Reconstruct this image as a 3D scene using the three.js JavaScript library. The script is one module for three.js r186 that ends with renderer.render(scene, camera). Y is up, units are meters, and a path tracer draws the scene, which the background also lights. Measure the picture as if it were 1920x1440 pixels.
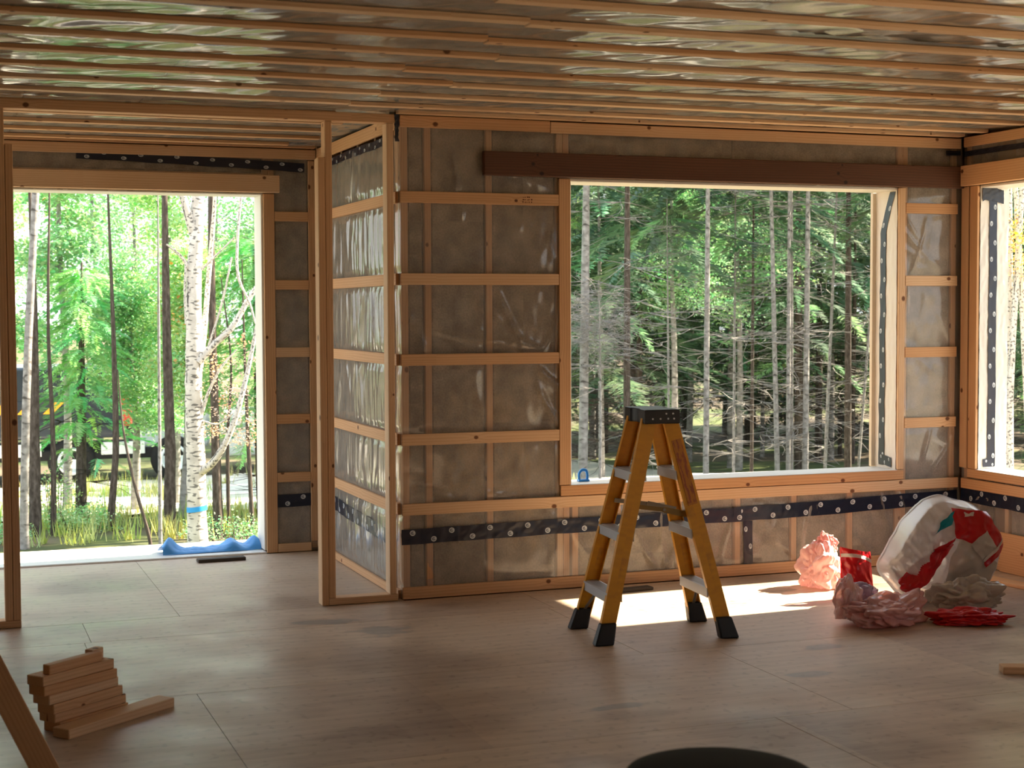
import * as THREE from 'three';
import { mergeGeometries, mergeVertices } from 'three/addons/utils/BufferGeometryUtils.js';
import { RoundedBoxGeometry } from 'three/addons/geometries/RoundedBoxGeometry.js';
import { ImprovedNoise } from 'three/addons/math/ImprovedNoise.js';

// ---------------------------------------------------------------- camera, sky, sun, exposure
const scene = new THREE.Scene();
const renderer = new THREE.WebGLRenderer({ antialias: true });
renderer.toneMapping = THREE.LinearToneMapping;
renderer.toneMappingExposure = 1.6;
renderer.shadowMap.enabled = true;
const camera = new THREE.PerspectiveCamera(2 * Math.atan(720 / 2906.8) * 180 / Math.PI, 4 / 3, 0.05, 400);
{
  const r = new THREE.Vector3(0.93764, -0.004147, 0.347582), u = new THREE.Vector3(0.020266, 0.99888, -0.042751), f = new THREE.Vector3(0.347015, -0.047129, -0.936674);
  camera.position.set(0, 1.615, 8.278);
  camera.quaternion.setFromRotationMatrix(new THREE.Matrix4().makeBasis(r, u, f.clone().negate()));
  camera.focus = 9.5; camera.userData.fStop = 5;
}
scene.add(camera);
const sunDir = new THREE.Vector3(1, 0.76, -0.045).normalize();
{ // bright hazy sky, whiter towards the horizon, the same all the way round
  const w = 64, h = 32, d = new Float32Array(w * h * 4);
  for (let y = 0; y < h; y++) for (let x = 0; x < w; x++) { const e = Math.max(0, Math.sin(((y + 0.5) / h - 0.5) * Math.PI)), k = Math.pow(e, 0.7), o = (y * w + x) * 4; d[o] = 1.55 - 0.72 * k; d[o + 1] = 1.6 - 0.58 * k; d[o + 2] = 1.62 - 0.36 * k; d[o + 3] = 1; }
  const t = new THREE.DataTexture(d, w, h, THREE.RGBAFormat, THREE.FloatType); t.mapping = THREE.EquirectangularReflectionMapping; t.magFilter = t.minFilter = THREE.LinearFilter; t.needsUpdate = true;
  scene.background = t; scene.environment = t;
}
const sun = new THREE.DirectionalLight(0xffedd2, 18);
sun.position.copy(sunDir).multiplyScalar(40);
sun.castShadow = true;
sun.shadow.camera.left = -30; sun.shadow.camera.right = 30; sun.shadow.camera.top = 30; sun.shadow.camera.bottom = -30; sun.shadow.camera.far = 120;
sun.shadow.mapSize.set(4096, 4096);
sun.shadow.radius = 1.2;
scene.add(sun, sun.target);

// ---------------------------------------------------------------- small tools
let seed = 12345;
const rnd = () => { seed = (seed * 1664525 + 1013904223) >>> 0; return seed / 4294967296; };
const rr = (a, b) => a + (b - a) * rnd();
const V3 = (x, y, z) => new THREE.Vector3(x, y, z);
const perlin = new ImprovedNoise();
const N3 = (x, y, z) => perlin.noise(x + 31.7, y + 17.3, z + 5.1);
const fbm = (x, y, z, o = 4) => { let s = 0, a = 0.5, f = 1; for (let i = 0; i < o; i++) { s += a * N3(x * f, y * f, z * f); a *= 0.5; f *= 2.03; } return s; };
const clamp = (v, a = 0, b = 1) => Math.min(b, Math.max(a, v));
const smooth = (a, b, v) => { const t = clamp((v - a) / (b - a)); return t * t * (3 - 2 * t); };
const taken = {};
const numbered = (n) => { taken[n] = (taken[n] ?? -1) + 1; return taken[n] ? n + '_' + String(taken[n]).padStart(3, '0') : n; };
function mesh(name, geo, mat, parent) {
  const m = new THREE.Mesh(geo, mat); m.castShadow = m.receiveShadow = true;
  m.name = parent ? name : numbered(name); (parent ?? scene).add(m); return m;
}
function group(name, pos = [0, 0, 0], turn = 0) { const g = new THREE.Group(); g.name = numbered(name); g.position.set(...pos); g.rotation.y = turn; scene.add(g); return g; }
function tag(o, label, category, grp) { o.userData.label = label; o.userData.category = category; if (grp) o.userData.group = grp; return o; }
function struct(o, label, category) { o.userData.kind = 'structure'; o.userData.label = label; o.userData.category = category; return o; }
// box between two corners with chamfered edges, uv in metres along its longest side (44 triangles)
function board(x0, x1, y0, y1, z0, z1, ch = 0.0025, plainUV = false) {
  const s = [Math.abs(x1 - x0), Math.abs(y1 - y0), Math.abs(z1 - z0)], c = [(x0 + x1) / 2, (y0 + y1) / 2, (z0 + z1) / 2];
  const h = s.map((v) => v / 2), e = Math.min(ch, ...h.map((v) => v * 0.45));
  const P = [], U = [];
  const long = s.indexOf(Math.max(...s)), ou = rnd() * 3, ov = rnd() * 3;
  const uvOf = (p, n) => {
    if (plainUV) { const a = Math.abs(n[0]) > 0.6 ? [p[2], p[1]] : Math.abs(n[1]) > 0.6 ? [p[0], p[2]] : [p[0], p[1]]; return a; }
    const nx = n.map(Math.abs).indexOf(Math.max(...n.map(Math.abs)));
    const o = [0, 1, 2].filter((i) => i !== nx);
    if (nx === long) return [p[o[0]] * 0.25 + ou, p[o[1]] * 3 + ov];
    const across = o[0] === long ? o[1] : o[0];
    return [p[long] + ou, p[across] + ov + nx * 0.37];
  };
  const tri = (a, b, d) => {
    const n = [0, 1, 2].map((i) => { const j = (i + 1) % 3, k = (i + 2) % 3; return (b[j] - a[j]) * (d[k] - a[k]) - (b[k] - a[k]) * (d[j] - a[j]); });
    const l = Math.hypot(...n) || 1; const nn = n.map((v) => v / l);
    const m = [0, 1, 2].map((i) => (a[i] + b[i] + d[i]) / 3);
    const flip = nn[0] * m[0] / h[0] + nn[1] * m[1] / h[1] + nn[2] * m[2] / h[2] < 0;
    for (const p of flip ? [a, d, b] : [a, b, d]) { P.push(p[0] + c[0], p[1] + c[1], p[2] + c[2]); U.push(...uvOf(p, nn)); }
  };
  const quad = (a, b, d, f) => { tri(a, b, d); tri(a, d, f); };
  const pt = (ax, sgn, i, si, k, sk, inset) => { const p = [0, 0, 0]; p[ax] = sgn * h[ax]; p[i] = si * (h[i] - e); p[k] = sk * (h[k] - e); return p; };
  for (let ax = 0; ax < 3; ax++) { const i = (ax + 1) % 3, k = (ax + 2) % 3;
    for (const sg of [-1, 1]) quad(pt(ax, sg, i, -1, k, -1), pt(ax, sg, i, 1, k, -1), pt(ax, sg, i, 1, k, 1), pt(ax, sg, i, -1, k, 1));
    for (const a of [-1, 1]) for (const b of [-1, 1]) quad(pt(ax, a, i, b, k, -1), pt(ax, a, i, b, k, 1), pt(i, b, k, 1, ax, a), pt(i, b, k, -1, ax, a));
  }
  for (const a of [-1, 1]) for (const b of [-1, 1]) for (const d of [-1, 1]) tri(pt(0, a, 1, b, 2, d), pt(1, b, 2, d, 0, a), pt(2, d, 0, a, 1, b));
  const g = new THREE.BufferGeometry();
  g.setAttribute('position', new THREE.Float32BufferAttribute(P, 3)); g.setAttribute('uv', new THREE.Float32BufferAttribute(U, 2));
  g.computeVertexNormals(); return g;
}
// parametric grid: f(i/nu, j/nv) -> [x,y,z]; skip(u,v) leaves quads out
function sheet(nu, nv, f, skip, uvf) {
  const P = [], U = [], I = [];
  for (let j = 0; j <= nv; j++) for (let i = 0; i <= nu; i++) { const u = i / nu, v = j / nv; P.push(...f(u, v)); const t = uvf ? uvf(u, v) : [u, v]; U.push(...t); }
  for (let j = 0; j < nv; j++) for (let i = 0; i < nu; i++) {
    if (skip && skip((i + 0.5) / nu, (j + 0.5) / nv)) continue;
    const a = j * (nu + 1) + i; I.push(a, a + 1, a + nu + 2, a, a + nu + 2, a + nu + 1);
  }
  const g = new THREE.BufferGeometry();
  g.setAttribute('position', new THREE.Float32BufferAttribute(P, 3)); g.setAttribute('uv', new THREE.Float32BufferAttribute(U, 2)); g.setIndex(I);
  g.computeVertexNormals(); return g;
}
// tapered tube through points [x,y,z,r]
function taper(pts, seg = 8, rad = 7, rough = 0) {
  const cur = new THREE.CatmullRomCurve3(pts.map((p) => V3(p[0], p[1], p[2]))), n = Math.max(2, seg);
  const P = [], U = [], I = [];
  let L = 0, prev = null;
  const up0 = V3(0.31, 0.17, 0.93).normalize();
  for (let j = 0; j <= n; j++) {
    const t = j / n, p = cur.getPoint(t), d = cur.getTangent(t), k = t * (pts.length - 1), i0 = Math.min(pts.length - 2, Math.floor(k)), r0 = pts[i0][3] + (pts[i0 + 1][3] - pts[i0][3]) * (k - i0);
    const a = V3().crossVectors(d, up0).normalize(), b = V3().crossVectors(d, a).normalize();
    if (prev) L += p.distanceTo(prev); prev = p;
    for (let i = 0; i <= rad; i++) {
      const th = (i % rad) / rad * Math.PI * 2, r = r0 * (1 + rough * N3(p.x * 9 + Math.cos(th) * 2, p.y * 9, p.z * 9 + Math.sin(th) * 2));
      P.push(p.x + (a.x * Math.cos(th) + b.x * Math.sin(th)) * r, p.y + (a.y * Math.cos(th) + b.y * Math.sin(th)) * r, p.z + (a.z * Math.cos(th) + b.z * Math.sin(th)) * r);
      U.push(i / rad, L);
    }
  }
  for (let j = 0; j < n; j++) for (let i = 0; i < rad; i++) { const q = j * (rad + 1) + i; I.push(q, q + rad + 1, q + 1, q + 1, q + rad + 1, q + rad + 2); }
  const g = new THREE.BufferGeometry();
  g.setAttribute('position', new THREE.Float32BufferAttribute(P, 3)); g.setAttribute('uv', new THREE.Float32BufferAttribute(U, 2)); g.setIndex(I); g.computeVertexNormals(); return g;
}
const merge = (list) => mergeGeometries(list.map((g) => { const q = g.index ? g.toNonIndexed() : g; for (const k of Object.keys(q.attributes)) if (!['position', 'normal', 'uv'].includes(k)) q.deleteAttribute(k); return q; }));
const bar = (a, b, w, t) => { // rectangular bar from a to b, w across (in plane of up), t thick
  const A = V3(...a), B = V3(...b), d = B.clone().sub(A), l = d.length(); const g = board(-w / 2, w / 2, 0, l, -t / 2, t / 2, 0.0015);
  g.applyQuaternion(new THREE.Quaternion().setFromUnitVectors(V3(0, 1, 0), d.normalize())); g.translate(...a); return g;
};

// ---------------------------------------------------------------- textures and materials
function dataTex(w, h, fn, srgb = true, rep = [1, 1]) {
  const d = new Uint8Array(w * h * 4);
  for (let y = 0; y < h; y++) for (let x = 0; x < w; x++) { const c = fn(x / w, y / h), o = (y * w + x) * 4; d[o] = clamp(c[0], 0, 255); d[o + 1] = clamp(c[1], 0, 255); d[o + 2] = clamp(c[2], 0, 255); d[o + 3] = 255; }
  const t = new THREE.DataTexture(d, w, h, THREE.RGBAFormat); t.wrapS = t.wrapT = THREE.RepeatWrapping; t.magFilter = THREE.LinearFilter; t.minFilter = THREE.LinearMipmapLinearFilter; t.generateMipmaps = true;
  t.repeat.set(...rep); if (srgb) t.colorSpace = THREE.SRGBColorSpace; t.needsUpdate = true; return t;
}
function woodTex(base, dark, knotC, knots, sd) {
  const K = []; let s = sd; const r = () => { s = (s * 1103515245 + 12345) & 0x7fffffff; return s / 0x7fffffff; };
  for (let i = 0; i < knots; i++) K.push([r() * 2, r() * 0.5, 0.006 + r() * 0.010]);
  return dataTex(1024, 256, (u, v) => { // 2 m x 0.5 m
    const x = u * 2, y = v * 0.5; let w = 0, kn = 0;
    for (const [kx, ky, kr] of K) { const dx = Math.abs(x - kx), dy = Math.abs(y - ky), q = Math.hypot(Math.min(dx, 2 - dx) * 0.8, Math.min(dy, 0.5 - dy)); w += 0.012 * Math.exp(-q * q / (kr * kr * 7)) * Math.sign(y - ky); kn = Math.max(kn, 1 - smooth(kr * 0.5, kr * 1.05, q)); }
    const yy = y + w + 0.006 * N3(x * 1.5, y * 3, sd);
    const ring = Math.pow(0.5 + 0.5 * Math.sin(yy * 420 + 5 * N3(x * 0.7, yy * 14, sd + 3)), 2);
    const fine = N3(x * 6, y * 420, sd) * 0.5 + N3(x * 18, y * 900, sd + 1) * 0.5;
    const patch = N3(x * 2.2, y * 5, sd + 9);
    const t = clamp(0.34 * ring + 0.22 * fine + 0.22 * patch + 0.12);
    return [0, 1, 2].map((i) => { const c = base[i] + (dark[i] - base[i]) * t; return c + (knotC[i] - c) * kn * 0.85; });
  }, true, [0.5, 2]);
}
const woodA = woodTex([230, 197, 160], [200, 156, 114], [96, 54, 28], 9, 11);
const woodB = woodTex([223, 182, 140], [188, 141, 99], [88, 48, 24], 12, 47);
const woodD = woodTex([98, 62, 42], [62, 38, 27], [34, 20, 14], 14, 83);
const bumpWood = dataTex(512, 256, (u, v) => { const g = 128 + 60 * N3(u * 8, v * 120, 2) + 40 * N3(u * 20, v * 240, 7); return [g, g, g]; }, false, [0.5, 2]);
const wood = [
  new THREE.MeshStandardMaterial({ map: woodA, roughness: 0.72, bumpMap: bumpWood, bumpScale: 0.0006 }),
  new THREE.MeshStandardMaterial({ map: woodB, roughness: 0.75, bumpMap: bumpWood, bumpScale: 0.0006 }),
  new THREE.MeshStandardMaterial({ map: woodA, color: 0xf2e0cc, roughness: 0.7, bumpMap: bumpWood, bumpScale: 0.0006 }),
];
const anyWood = () => wood[Math.floor(rnd() * 3)];
const paleWood = new THREE.MeshStandardMaterial({ color: 0xe2d6c2, roughness: 0.7 });
const darkWood = new THREE.MeshStandardMaterial({ map: woodD, roughness: 0.7, bumpMap: bumpWood, bumpScale: 0.0012 });
const batt = new THREE.MeshStandardMaterial({ roughness: 1, map: dataTex(512, 512, (u, v) => { const n = fbm(u * 7, v * 7, 3, 5) * 70 + N3(u * 90, v * 90, 8) * 22; return [140 + n, 128 + n, 113 + n * 0.95]; }, true, [1.2, 1.2]) });
const poly = new THREE.MeshPhysicalMaterial({ color: 0xf2f1ee, transmission: 0.81, thickness: 0, roughness: 0.12, ior: 1.5, side: THREE.DoubleSide });
const wrapWhite = new THREE.MeshPhysicalMaterial({ color: 0xe6e4de, roughness: 0.45 });
const sheathing = new THREE.MeshStandardMaterial({ color: 0x8d6f4c, roughness: 0.9 });
function tapeTexture() {
  const c = document.createElement('canvas'); c.width = 1024; c.height = 256; const x = c.getContext('2d');
  x.fillStyle = '#121c33'; x.fillRect(0, 0, 1024, 256);
  for (let i = 0; i < 5; i++) for (const [dx, y] of [[0, 66], [110, 186]]) {
    const cx = 60 + i * 204.8 + dx, r = 30; x.fillStyle = '#c9d2da'; x.beginPath(); x.ellipse(cx, y, 15, 46, 0, 0, 7); x.fill();
    x.strokeStyle = '#18243f'; x.lineWidth = 4; x.beginPath(); x.ellipse(cx, y, 8, 25, 0, 0.4, 5.4); x.stroke();
    x.fillStyle = '#18243f'; x.fillRect(cx - 1.5, y - r * 0.7, 3, r * 1.4);
  }
  const t = new THREE.CanvasTexture(c); t.colorSpace = THREE.SRGBColorSpace; t.wrapS = t.wrapT = THREE.RepeatWrapping; return t;
}
const tapeMat = new THREE.MeshPhysicalMaterial({ map: tapeTexture(), roughness: 0.32, side: THREE.DoubleSide });
const tapePlain = new THREE.MeshPhysicalMaterial({ color: 0x131b2c, roughness: 0.35, side: THREE.DoubleSide });

// ---------------------------------------------------------------- floor
const H = 2.7;
const floor = struct(new THREE.Group(), 'plywood sheet subfloor with dirty stains and open joints', 'floor'); floor.name = 'floor'; scene.add(floor);
const FX0 = -3.2, FX1 = 6.13, FZ0 = -1.95, FZ1 = 11;
{
  // world x,z -> uv over the whole deck
  const stains = []; let s = 77; const r = () => { s = (s * 1103515245 + 12345) & 0x7fffffff; return s / 0x7fffffff; };
  for (let i = 0; i < 46; i++) stains.push([-1 + r() * 7, -0.2 + r() * 5.4, 0.05 + r() * 0.22, 0.05 + r() * 0.14, r()]);
  stains.push([3.95, 1.9, 0.16, 0.08, 0.9], [3.6, 2.35, 0.14, 0.07, 0.8], [2.6, 2.7, 0.2, 0.12, 0.4], [3.2, 2.9, 0.1, 0.04, 0.3]);
  const tone = (x, z) => { const row = z < 0 ? -1 : Math.floor((z - 0.5) / 1.22); const off = row === -1 ? (z < 0 ? 1.18 : 0.678) : row % 2 ? 1.9 : 0.678; const col = Math.floor((x - off) / 2.44 + 40); return Math.sin(row * 12.9898 + col * 78.233) * 43758.5453 % 1; };
  const map = dataTex(2048, 2048, (u, v) => {
    const x = FX0 + u * (FX1 - FX0), z = FZ0 + v * (FZ1 - FZ0);
    const grain = N3(x * 3, z * 60, 1) * 0.5 + N3(x * 9, z * 170, 4) * 0.4, cath = Math.sin((z + 0.10 * N3(x * 0.8, z * 2.2, 3)) * 70 + 3 * N3(x * 0.6, z * 1.6, 6));
    const dirt = smooth(0.02, 0.5, fbm(x * 0.9, z * 1.1, 12, 5) + 0.12), speck = smooth(0.33, 0.5, N3(x * 26, z * 26, 9));
    let st = 0, blue = 0; for (const [sx, sz, a, b, k] of stains) { const q0 = Math.hypot((x - sx) / a, (z - sz) / b); if (q0 > 1.7) continue; const q = q0 + 0.75 * fbm(x * 7, z * 9, k * 9, 4); if (q < 1) { const w = smooth(1, 0.45, q) * (0.12 + 0.26 * k); st = Math.max(st, w); if (k > 0.7) blue = Math.max(blue, w); } }
    const t = tone(x, z) * 9;
    let c = [198 + t, 177 + t, 155 + t * 0.8];
    c = c.map((q, i) => q + grain * 13 + cath * 3.5 - dirt * [40, 40, 36][i] - speck * 16);
    c = c.map((q, i) => q * (1 - st * (blue > 0.2 ? [0.62, 0.52, 0.4][i] : [0.38, 0.46, 0.5][i])));
    return c;
  });
  map.wrapS = map.wrapT = THREE.ClampToEdgeWrapping;
  const rough = dataTex(512, 512, (u, v) => { const g = 112 + 70 * fbm(u * 22, v * 26, 5, 4); return [g, g, g]; }, false);
  const ply = new THREE.MeshPhysicalMaterial({ map, roughnessMap: rough, roughness: 1.0 });
  const put = (x0, x1, z0, z1) => {
    if (x1 - x0 < 0.03) return; const g = board(x0 + 0.0011, x1 - 0.0011, -0.016, 0, z0 + 0.0011, z1 - 0.0011, 0.0008); const p = g.attributes.position, uv = g.attributes.uv;
    for (let i = 0; i < p.count; i++) uv.setXY(i, (p.getX(i) - FX0) / (FX1 - FX0), (p.getZ(i) - FZ0) / (FZ1 - FZ0));
    mesh('plywood_sheet', g, ply, floor);
  };
  const row = (z0, z1, off, a = FX0, b = FX1) => { let x = a; for (let k = -4; k < 8; k++) { const e = off + k * 2.44; if (e > x + 0.02 && e < b) { put(x, e, z0, z1); x = e; } } put(x, b, z0, z1); };
  row(-1.95, -0.001, 1.18, -1.3, 2.42); row(0, 0.5, 0.678);
  for (let k = 0; k < 9; k++) row(0.5 + k * 1.22, Math.min(FZ1, 0.5 + (k + 1) * 1.22), k % 2 ? 1.0 : 3.085);
  mesh('subfloor_deck', merge([board(-3.5, 6.4, -0.26, -0.018, -0.23, 11.3, 0.01), board(-1.5, 2.63, -0.26, -0.018, -2.09, -0.23, 0.01)]), sheathing, floor);
}

// ---------------------------------------------------------------- wall kit (local x along the wall, y up, z towards the room, strap faces at z = 0)
const STRAPS = [2.28, 1.826, 1.376, 0.93, 0.539];
const SW = 0.064;
function wall(name, label, pos, turn) { const g = struct(new THREE.Group(), label, 'wall'); g.name = name; g.position.set(...pos); g.rotation.y = turn; scene.add(g); return g; }
const addStrap = (w, x0, x1, y0, y1, m, d = 0.019) => mesh('strap', board(x0, x1, y0, y1, -d + 0.019 - 0.019, 0.0 + (d - 0.019), 0.002), m ?? anyWood(), w);
const addStud = (w, x0, x1, y0, y1) => mesh('stud', board(x0, x1, y0, y1, -0.164, -0.026, 0.003), anyWood(), w);
const addBatt = (w, x0, x1, y0, y1) => mesh('insulation_batt', board(x0 + 0.001, x1 - 0.001, y0, y1, -0.16, -0.034 - rnd() * 0.012, 0.012), batt, w);
function addSheath(w, x0, x1, y0, y1, holes = []) { // outer skin as tiles around the openings
  const list = [];
  const xs = [x0, x1, ...holes.flatMap((h) => [h[0], h[1]])].sort((a, b) => a - b);
  for (let i = 0; i < xs.length - 1; i++) { if (xs[i + 1] - xs[i] < 1e-4) continue; const m = (xs[i] + xs[i + 1]) / 2; const h = holes.find((q) => m > q[0] && m < q[1]);
    if (!h) list.push(board(xs[i], xs[i + 1], y0, y1, -0.232, -0.165, 0.002)); else { if (h[2] > y0 + 0.01) list.push(board(xs[i], xs[i + 1], y0, h[2], -0.232, -0.165, 0.002)); list.push(board(xs[i], xs[i + 1], h[3], y1, -0.232, -0.165, 0.002)); } }
  mesh('sheathing', merge(list), sheathing, w);
}
// wrinkled polyethylene: fixed under the straps, loose between them
function polySheet(w, x0, x1, y0, y1, holes, pinY, opt, mat = poly, res = 0.013) {
  const creases = []; for (let i = 0; i < opt.creases; i++) { const a = rr(x0, x1), b = rr(y0, y1), th = opt.angle + rr(-1, 1) * opt.spread, l = rr(0.12, 0.5); creases.push([a, b, Math.cos(th), Math.sin(th), l, rr(0.006, 0.014), rr(0.5, 1.3) * opt.amp]); }
  const nu = Math.max(4, Math.round((x1 - x0) / res)), nv = Math.max(4, Math.round((y1 - y0) / res)), sd = rnd() * 40;
  const g = sheet(nu, nv, (u, v) => {
    const x = x0 + u * (x1 - x0), y = y0 + v * (y1 - y0);
    let pin = 1; for (const [p0, p1] of pinY) { const d = y < p0 ? p0 - y : y > p1 ? y - p1 : 0; pin = Math.min(pin, smooth(0, 0.05, d)); }
    let z = opt.billow * fbm(x * opt.fx * 0.4, y * opt.fy * 0.4, sd, 2);
    const q = N3(x * opt.fx + 0.7 * N3(x * 3, y * 3, sd), y * opt.fy, sd + 4), q2 = N3(x * opt.fx * 2.3, y * opt.fy * 1.7, sd + 8);
    z += opt.gather * ((1 - Math.abs(q) * 2.2) * 0.6 + (1 - Math.abs(q2) * 2.2) * 0.35);
    for (const [a, b, c, s, l, wd, am] of creases) { const dx = x - a, dy = y - b, al = dx * c + dy * s; if (Math.abs(al) > l) continue; const ac = -dx * s + dy * c + 0.03 * Math.sin(al * 7 + a); if (Math.abs(ac) > wd * 3) continue; z += am * Math.exp(-ac * ac / (wd * wd)) * (1 - (al / l) ** 2); }
    return [x, y, -0.0215 + pin * z];
  }, holes.length ? (u, v) => { const x = x0 + u * (x1 - x0), y = y0 + v * (y1 - y0); return holes.some((h) => x > h[0] && x < h[1] && y > h[2] && y < h[3]); } : null);
  return mesh('vapour_barrier', g, mat, w);
}
const pins = (extra = []) => [...STRAPS.map((y) => [y - SW, y]), [2.632, 2.7], [0, 0.07], ...extra];
// a strip of builder's tape that follows a line on a wall, slightly rippled
function addTape(w, x0, y0, x1, y1, width, z = -0.0135, mat = tapeMat) {
  const L = Math.hypot(x1 - x0, y1 - y0), n = Math.max(4, Math.round(L / 0.012)), c = (x1 - x0) / L, s = (y1 - y0) / L, k = rnd() * 50;
  const g = sheet(n, 7, (u, v) => { const a = u * L, b = (v - 0.5) * width + 0.006 * N3(a * 4, 1, k); return [x0 + a * c - b * s, y0 + a * s + b * c, z + 0.0035 * N3(a * 16, v * 2.5, k) + 0.0022 * N3(a * 42, v * 5, k)]; }, null, (u, v) => [u * L / 1.15 + k, v]);
  return mesh('seam_tape', g, mat, w);
}

// ---------------------------------------------------------------- back wall with the picture window
const WX0 = 3.43, WX1 = 5.655, WY0 = 0.603, WY1 = 2.372, XR = 6.113;
const wb = wall('wall_back', 'insulated stud wall with plastic sheet and horizontal wood straps around picture window', [0, 0, 0], 0);
{
  const studs = [[2.425, 2.463], [2.56, 2.598], [2.922, 2.96], [3.352, 3.39]];
  for (const [a, b] of studs) addStud(wb, a, b, 0.02, 2.69);
  addStud(wb, 3.392, 3.43, 0.02, 2.69);
  for (const x of [3.447, 3.72, 4.12, 4.515, 4.905, 5.305]) addStud(wb, x, x + 0.038, 0.02, WY0 - 0.045);
  for (const x of [5.655, 5.693, 6.06]) addStud(wb, x, x + 0.038, 0.02, 2.69);
  const cols = [2.463, 2.56, 2.598, 2.922, 2.96, 3.352];
  for (let i = 0; i < cols.length; i += 2) addBatt(wb, cols[i], cols[i + 1], 0.03, 2.66);
  const low = [3.485, 3.72, 3.758, 4.12, 4.158, 4.515, 4.553, 4.905, 4.943, 5.305, 5.343, 5.655];
  for (let i = 0; i < low.length; i += 2) addBatt(wb, low[i], low[i + 1], 0.03, WY0 - 0.04);
  for (const [a, b] of [[3.43, 4.5], [4.5, 5.655]]) addBatt(wb, a, b, WY1 + 0.14, 2.66);
  addBatt(wb, 5.731, 6.06, 0.03, 2.66);
  mesh('window_lintel', board(WX0 - 0.03, WX1 + 0.03, WY1, WY1 + 0.14, -0.164, -0.028, 0.003), wood[1], wb);
  addSheath(wb, 2.4, 6.35, -0.2, 2.86, [[WX0, WX1, WY0 - 0.02, WY1]]);
  polySheet(wb, 2.405, XR + 0.02, 0.004, 2.698, [[WX0, WX1, WY0 - 0.01, WY1]], pins(), { creases: 80, angle: 1.9, spread: 1.0, amp: 0.016, billow: 0.016, fx: 7, fy: 3, gather: 0.0035 });
  // straps
  for (const y of STRAPS.slice(0, 4)) { addStrap(wb, 2.413, 3.358, y - SW, y); addStrap(wb, 5.703, 6.09, y - SW, y); }
  addStrap(wb, 2.413, XR - 0.002, STRAPS[4] - SW, STRAPS[4], wood[0]);
  addStrap(wb, 3.366, 5.70, 0.543, 0.603, wood[2]);
  addStrap(wb, 3.36, 3.43, 0.607, 2.372, wood[1]);
  addStrap(wb, 5.655, 5.70, 0.607, 2.372, wood[0]);
  addStrap(wb, 2.413, 3.306, 2.632, 2.696, wood[1]); addStrap(wb, 3.309, XR - 0.002, 2.628, 2.692, wood[0]);
  addStrap(wb, 2.413, XR - 0.002, 0.004, 0.07, wood[1]);
  const beam = mesh('lintel_plank', board(2.892, 6.108, 2.376, 2.512, 0.001, 0.04, 0.004), darkWood, wb); beam.userData.label = 'dark brown rough plank across the top of the window';
  { const st = []; for (let i = 0; i < 14; i++) { const a = 3.135 + (i % 5) * 0.013 + rr(-0.002, 0.002), b = 2.229 + Math.floor(i / 5) * 0.014; st.push(board(a, a + rr(0.004, 0.009), b, b + rr(0.003, 0.009), 0.0002, 0.0006, 0.0001)); } mesh('grade_stamp', merge(st), new THREE.MeshStandardMaterial({ color: 0x5a3420, roughness: 0.9 }), wb); }
  addTape(wb, 2.41, 0.352, 4.58, 0.378, 0.086); addTape(wb, 4.5, 0.377, 6.11, 0.412, 0.088, -0.012);
  addTape(wb, 4.595, 0.335, 4.597, 0.072, 0.062, -0.011);
  addTape(wb, 6.0, 2.60, 6.11, 2.602, 0.03, -0.005, tapePlain);
}
const win1 = struct(new THREE.Group(), 'open unglazed picture window lined with white wrap and blue tape', 'window'); win1.name = 'window_1'; scene.add(win1);
{
  const D = -0.25;
  mesh('window_sill', board(WX0, WX1, WY0 - 0.018, WY0 + 0.002, D, -0.001, 0.003), wrapWhite, win1);
  mesh('window_head', board(WX0, WX1, WY1 - 0.014, WY1 + 0.004, D, -0.02, 0.003), wrapWhite, win1);
  mesh('window_jamb', board(WX0 - 0.006, WX0 + 0.012, WY0, WY1 - 0.014, D, -0.021, 0.003), wrapWhite, win1);
  // right jamb: white wrap over the lining, slightly puckered
  mesh('window_jamb', sheet(24, 140, (u, v) => { const z = -0.021 + u * (D + 0.021), y = WY0 + 0.002 + v * (WY1 - WY0 - 0.016); return [WX1 - 0.004 + 0.0035 * N3(z * 30, y * 6, 3) + 0.002 * N3(z * 60, y * 22, 5), y, z]; }), wrapWhite, win1);
  mesh('outer_stop', board(WX1 - 0.03, WX1 + 0.02, WY0 + 0.003, WY1 - 0.014, D - 0.03, D, 0.003), paleWood, win1);
  const t = mesh('seam_tape', sheet(4, 150, (u, v) => { const y = WY0 + 0.02 + v * (WY1 - WY0 - 0.04), bend = y > 2.1 ? (y - 2.1) * 0.42 : 0, wob = 0.012 * N3(1, y * 7, 2); const z = -0.17 + bend + wob + (u - 0.5) * 0.06; return [WX1 - 0.0085 + 0.002 * N3(z * 40, y * 9, 8), y, z]; }, null, (u, v) => [v * 1.55, u]), tapeMat, win1);
  mesh('seam_tape', sheet(10, 4, (u, v) => [WX1 - 0.01 + 0.002 * N3(u * 5, v * 4, 1), WY0 + 0.012 + v * 0.06 + 0.02 * u, -0.06 - u * 0.13], null, (u, v) => [u * 0.3, v]), tapeMat, win1);
}
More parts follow.
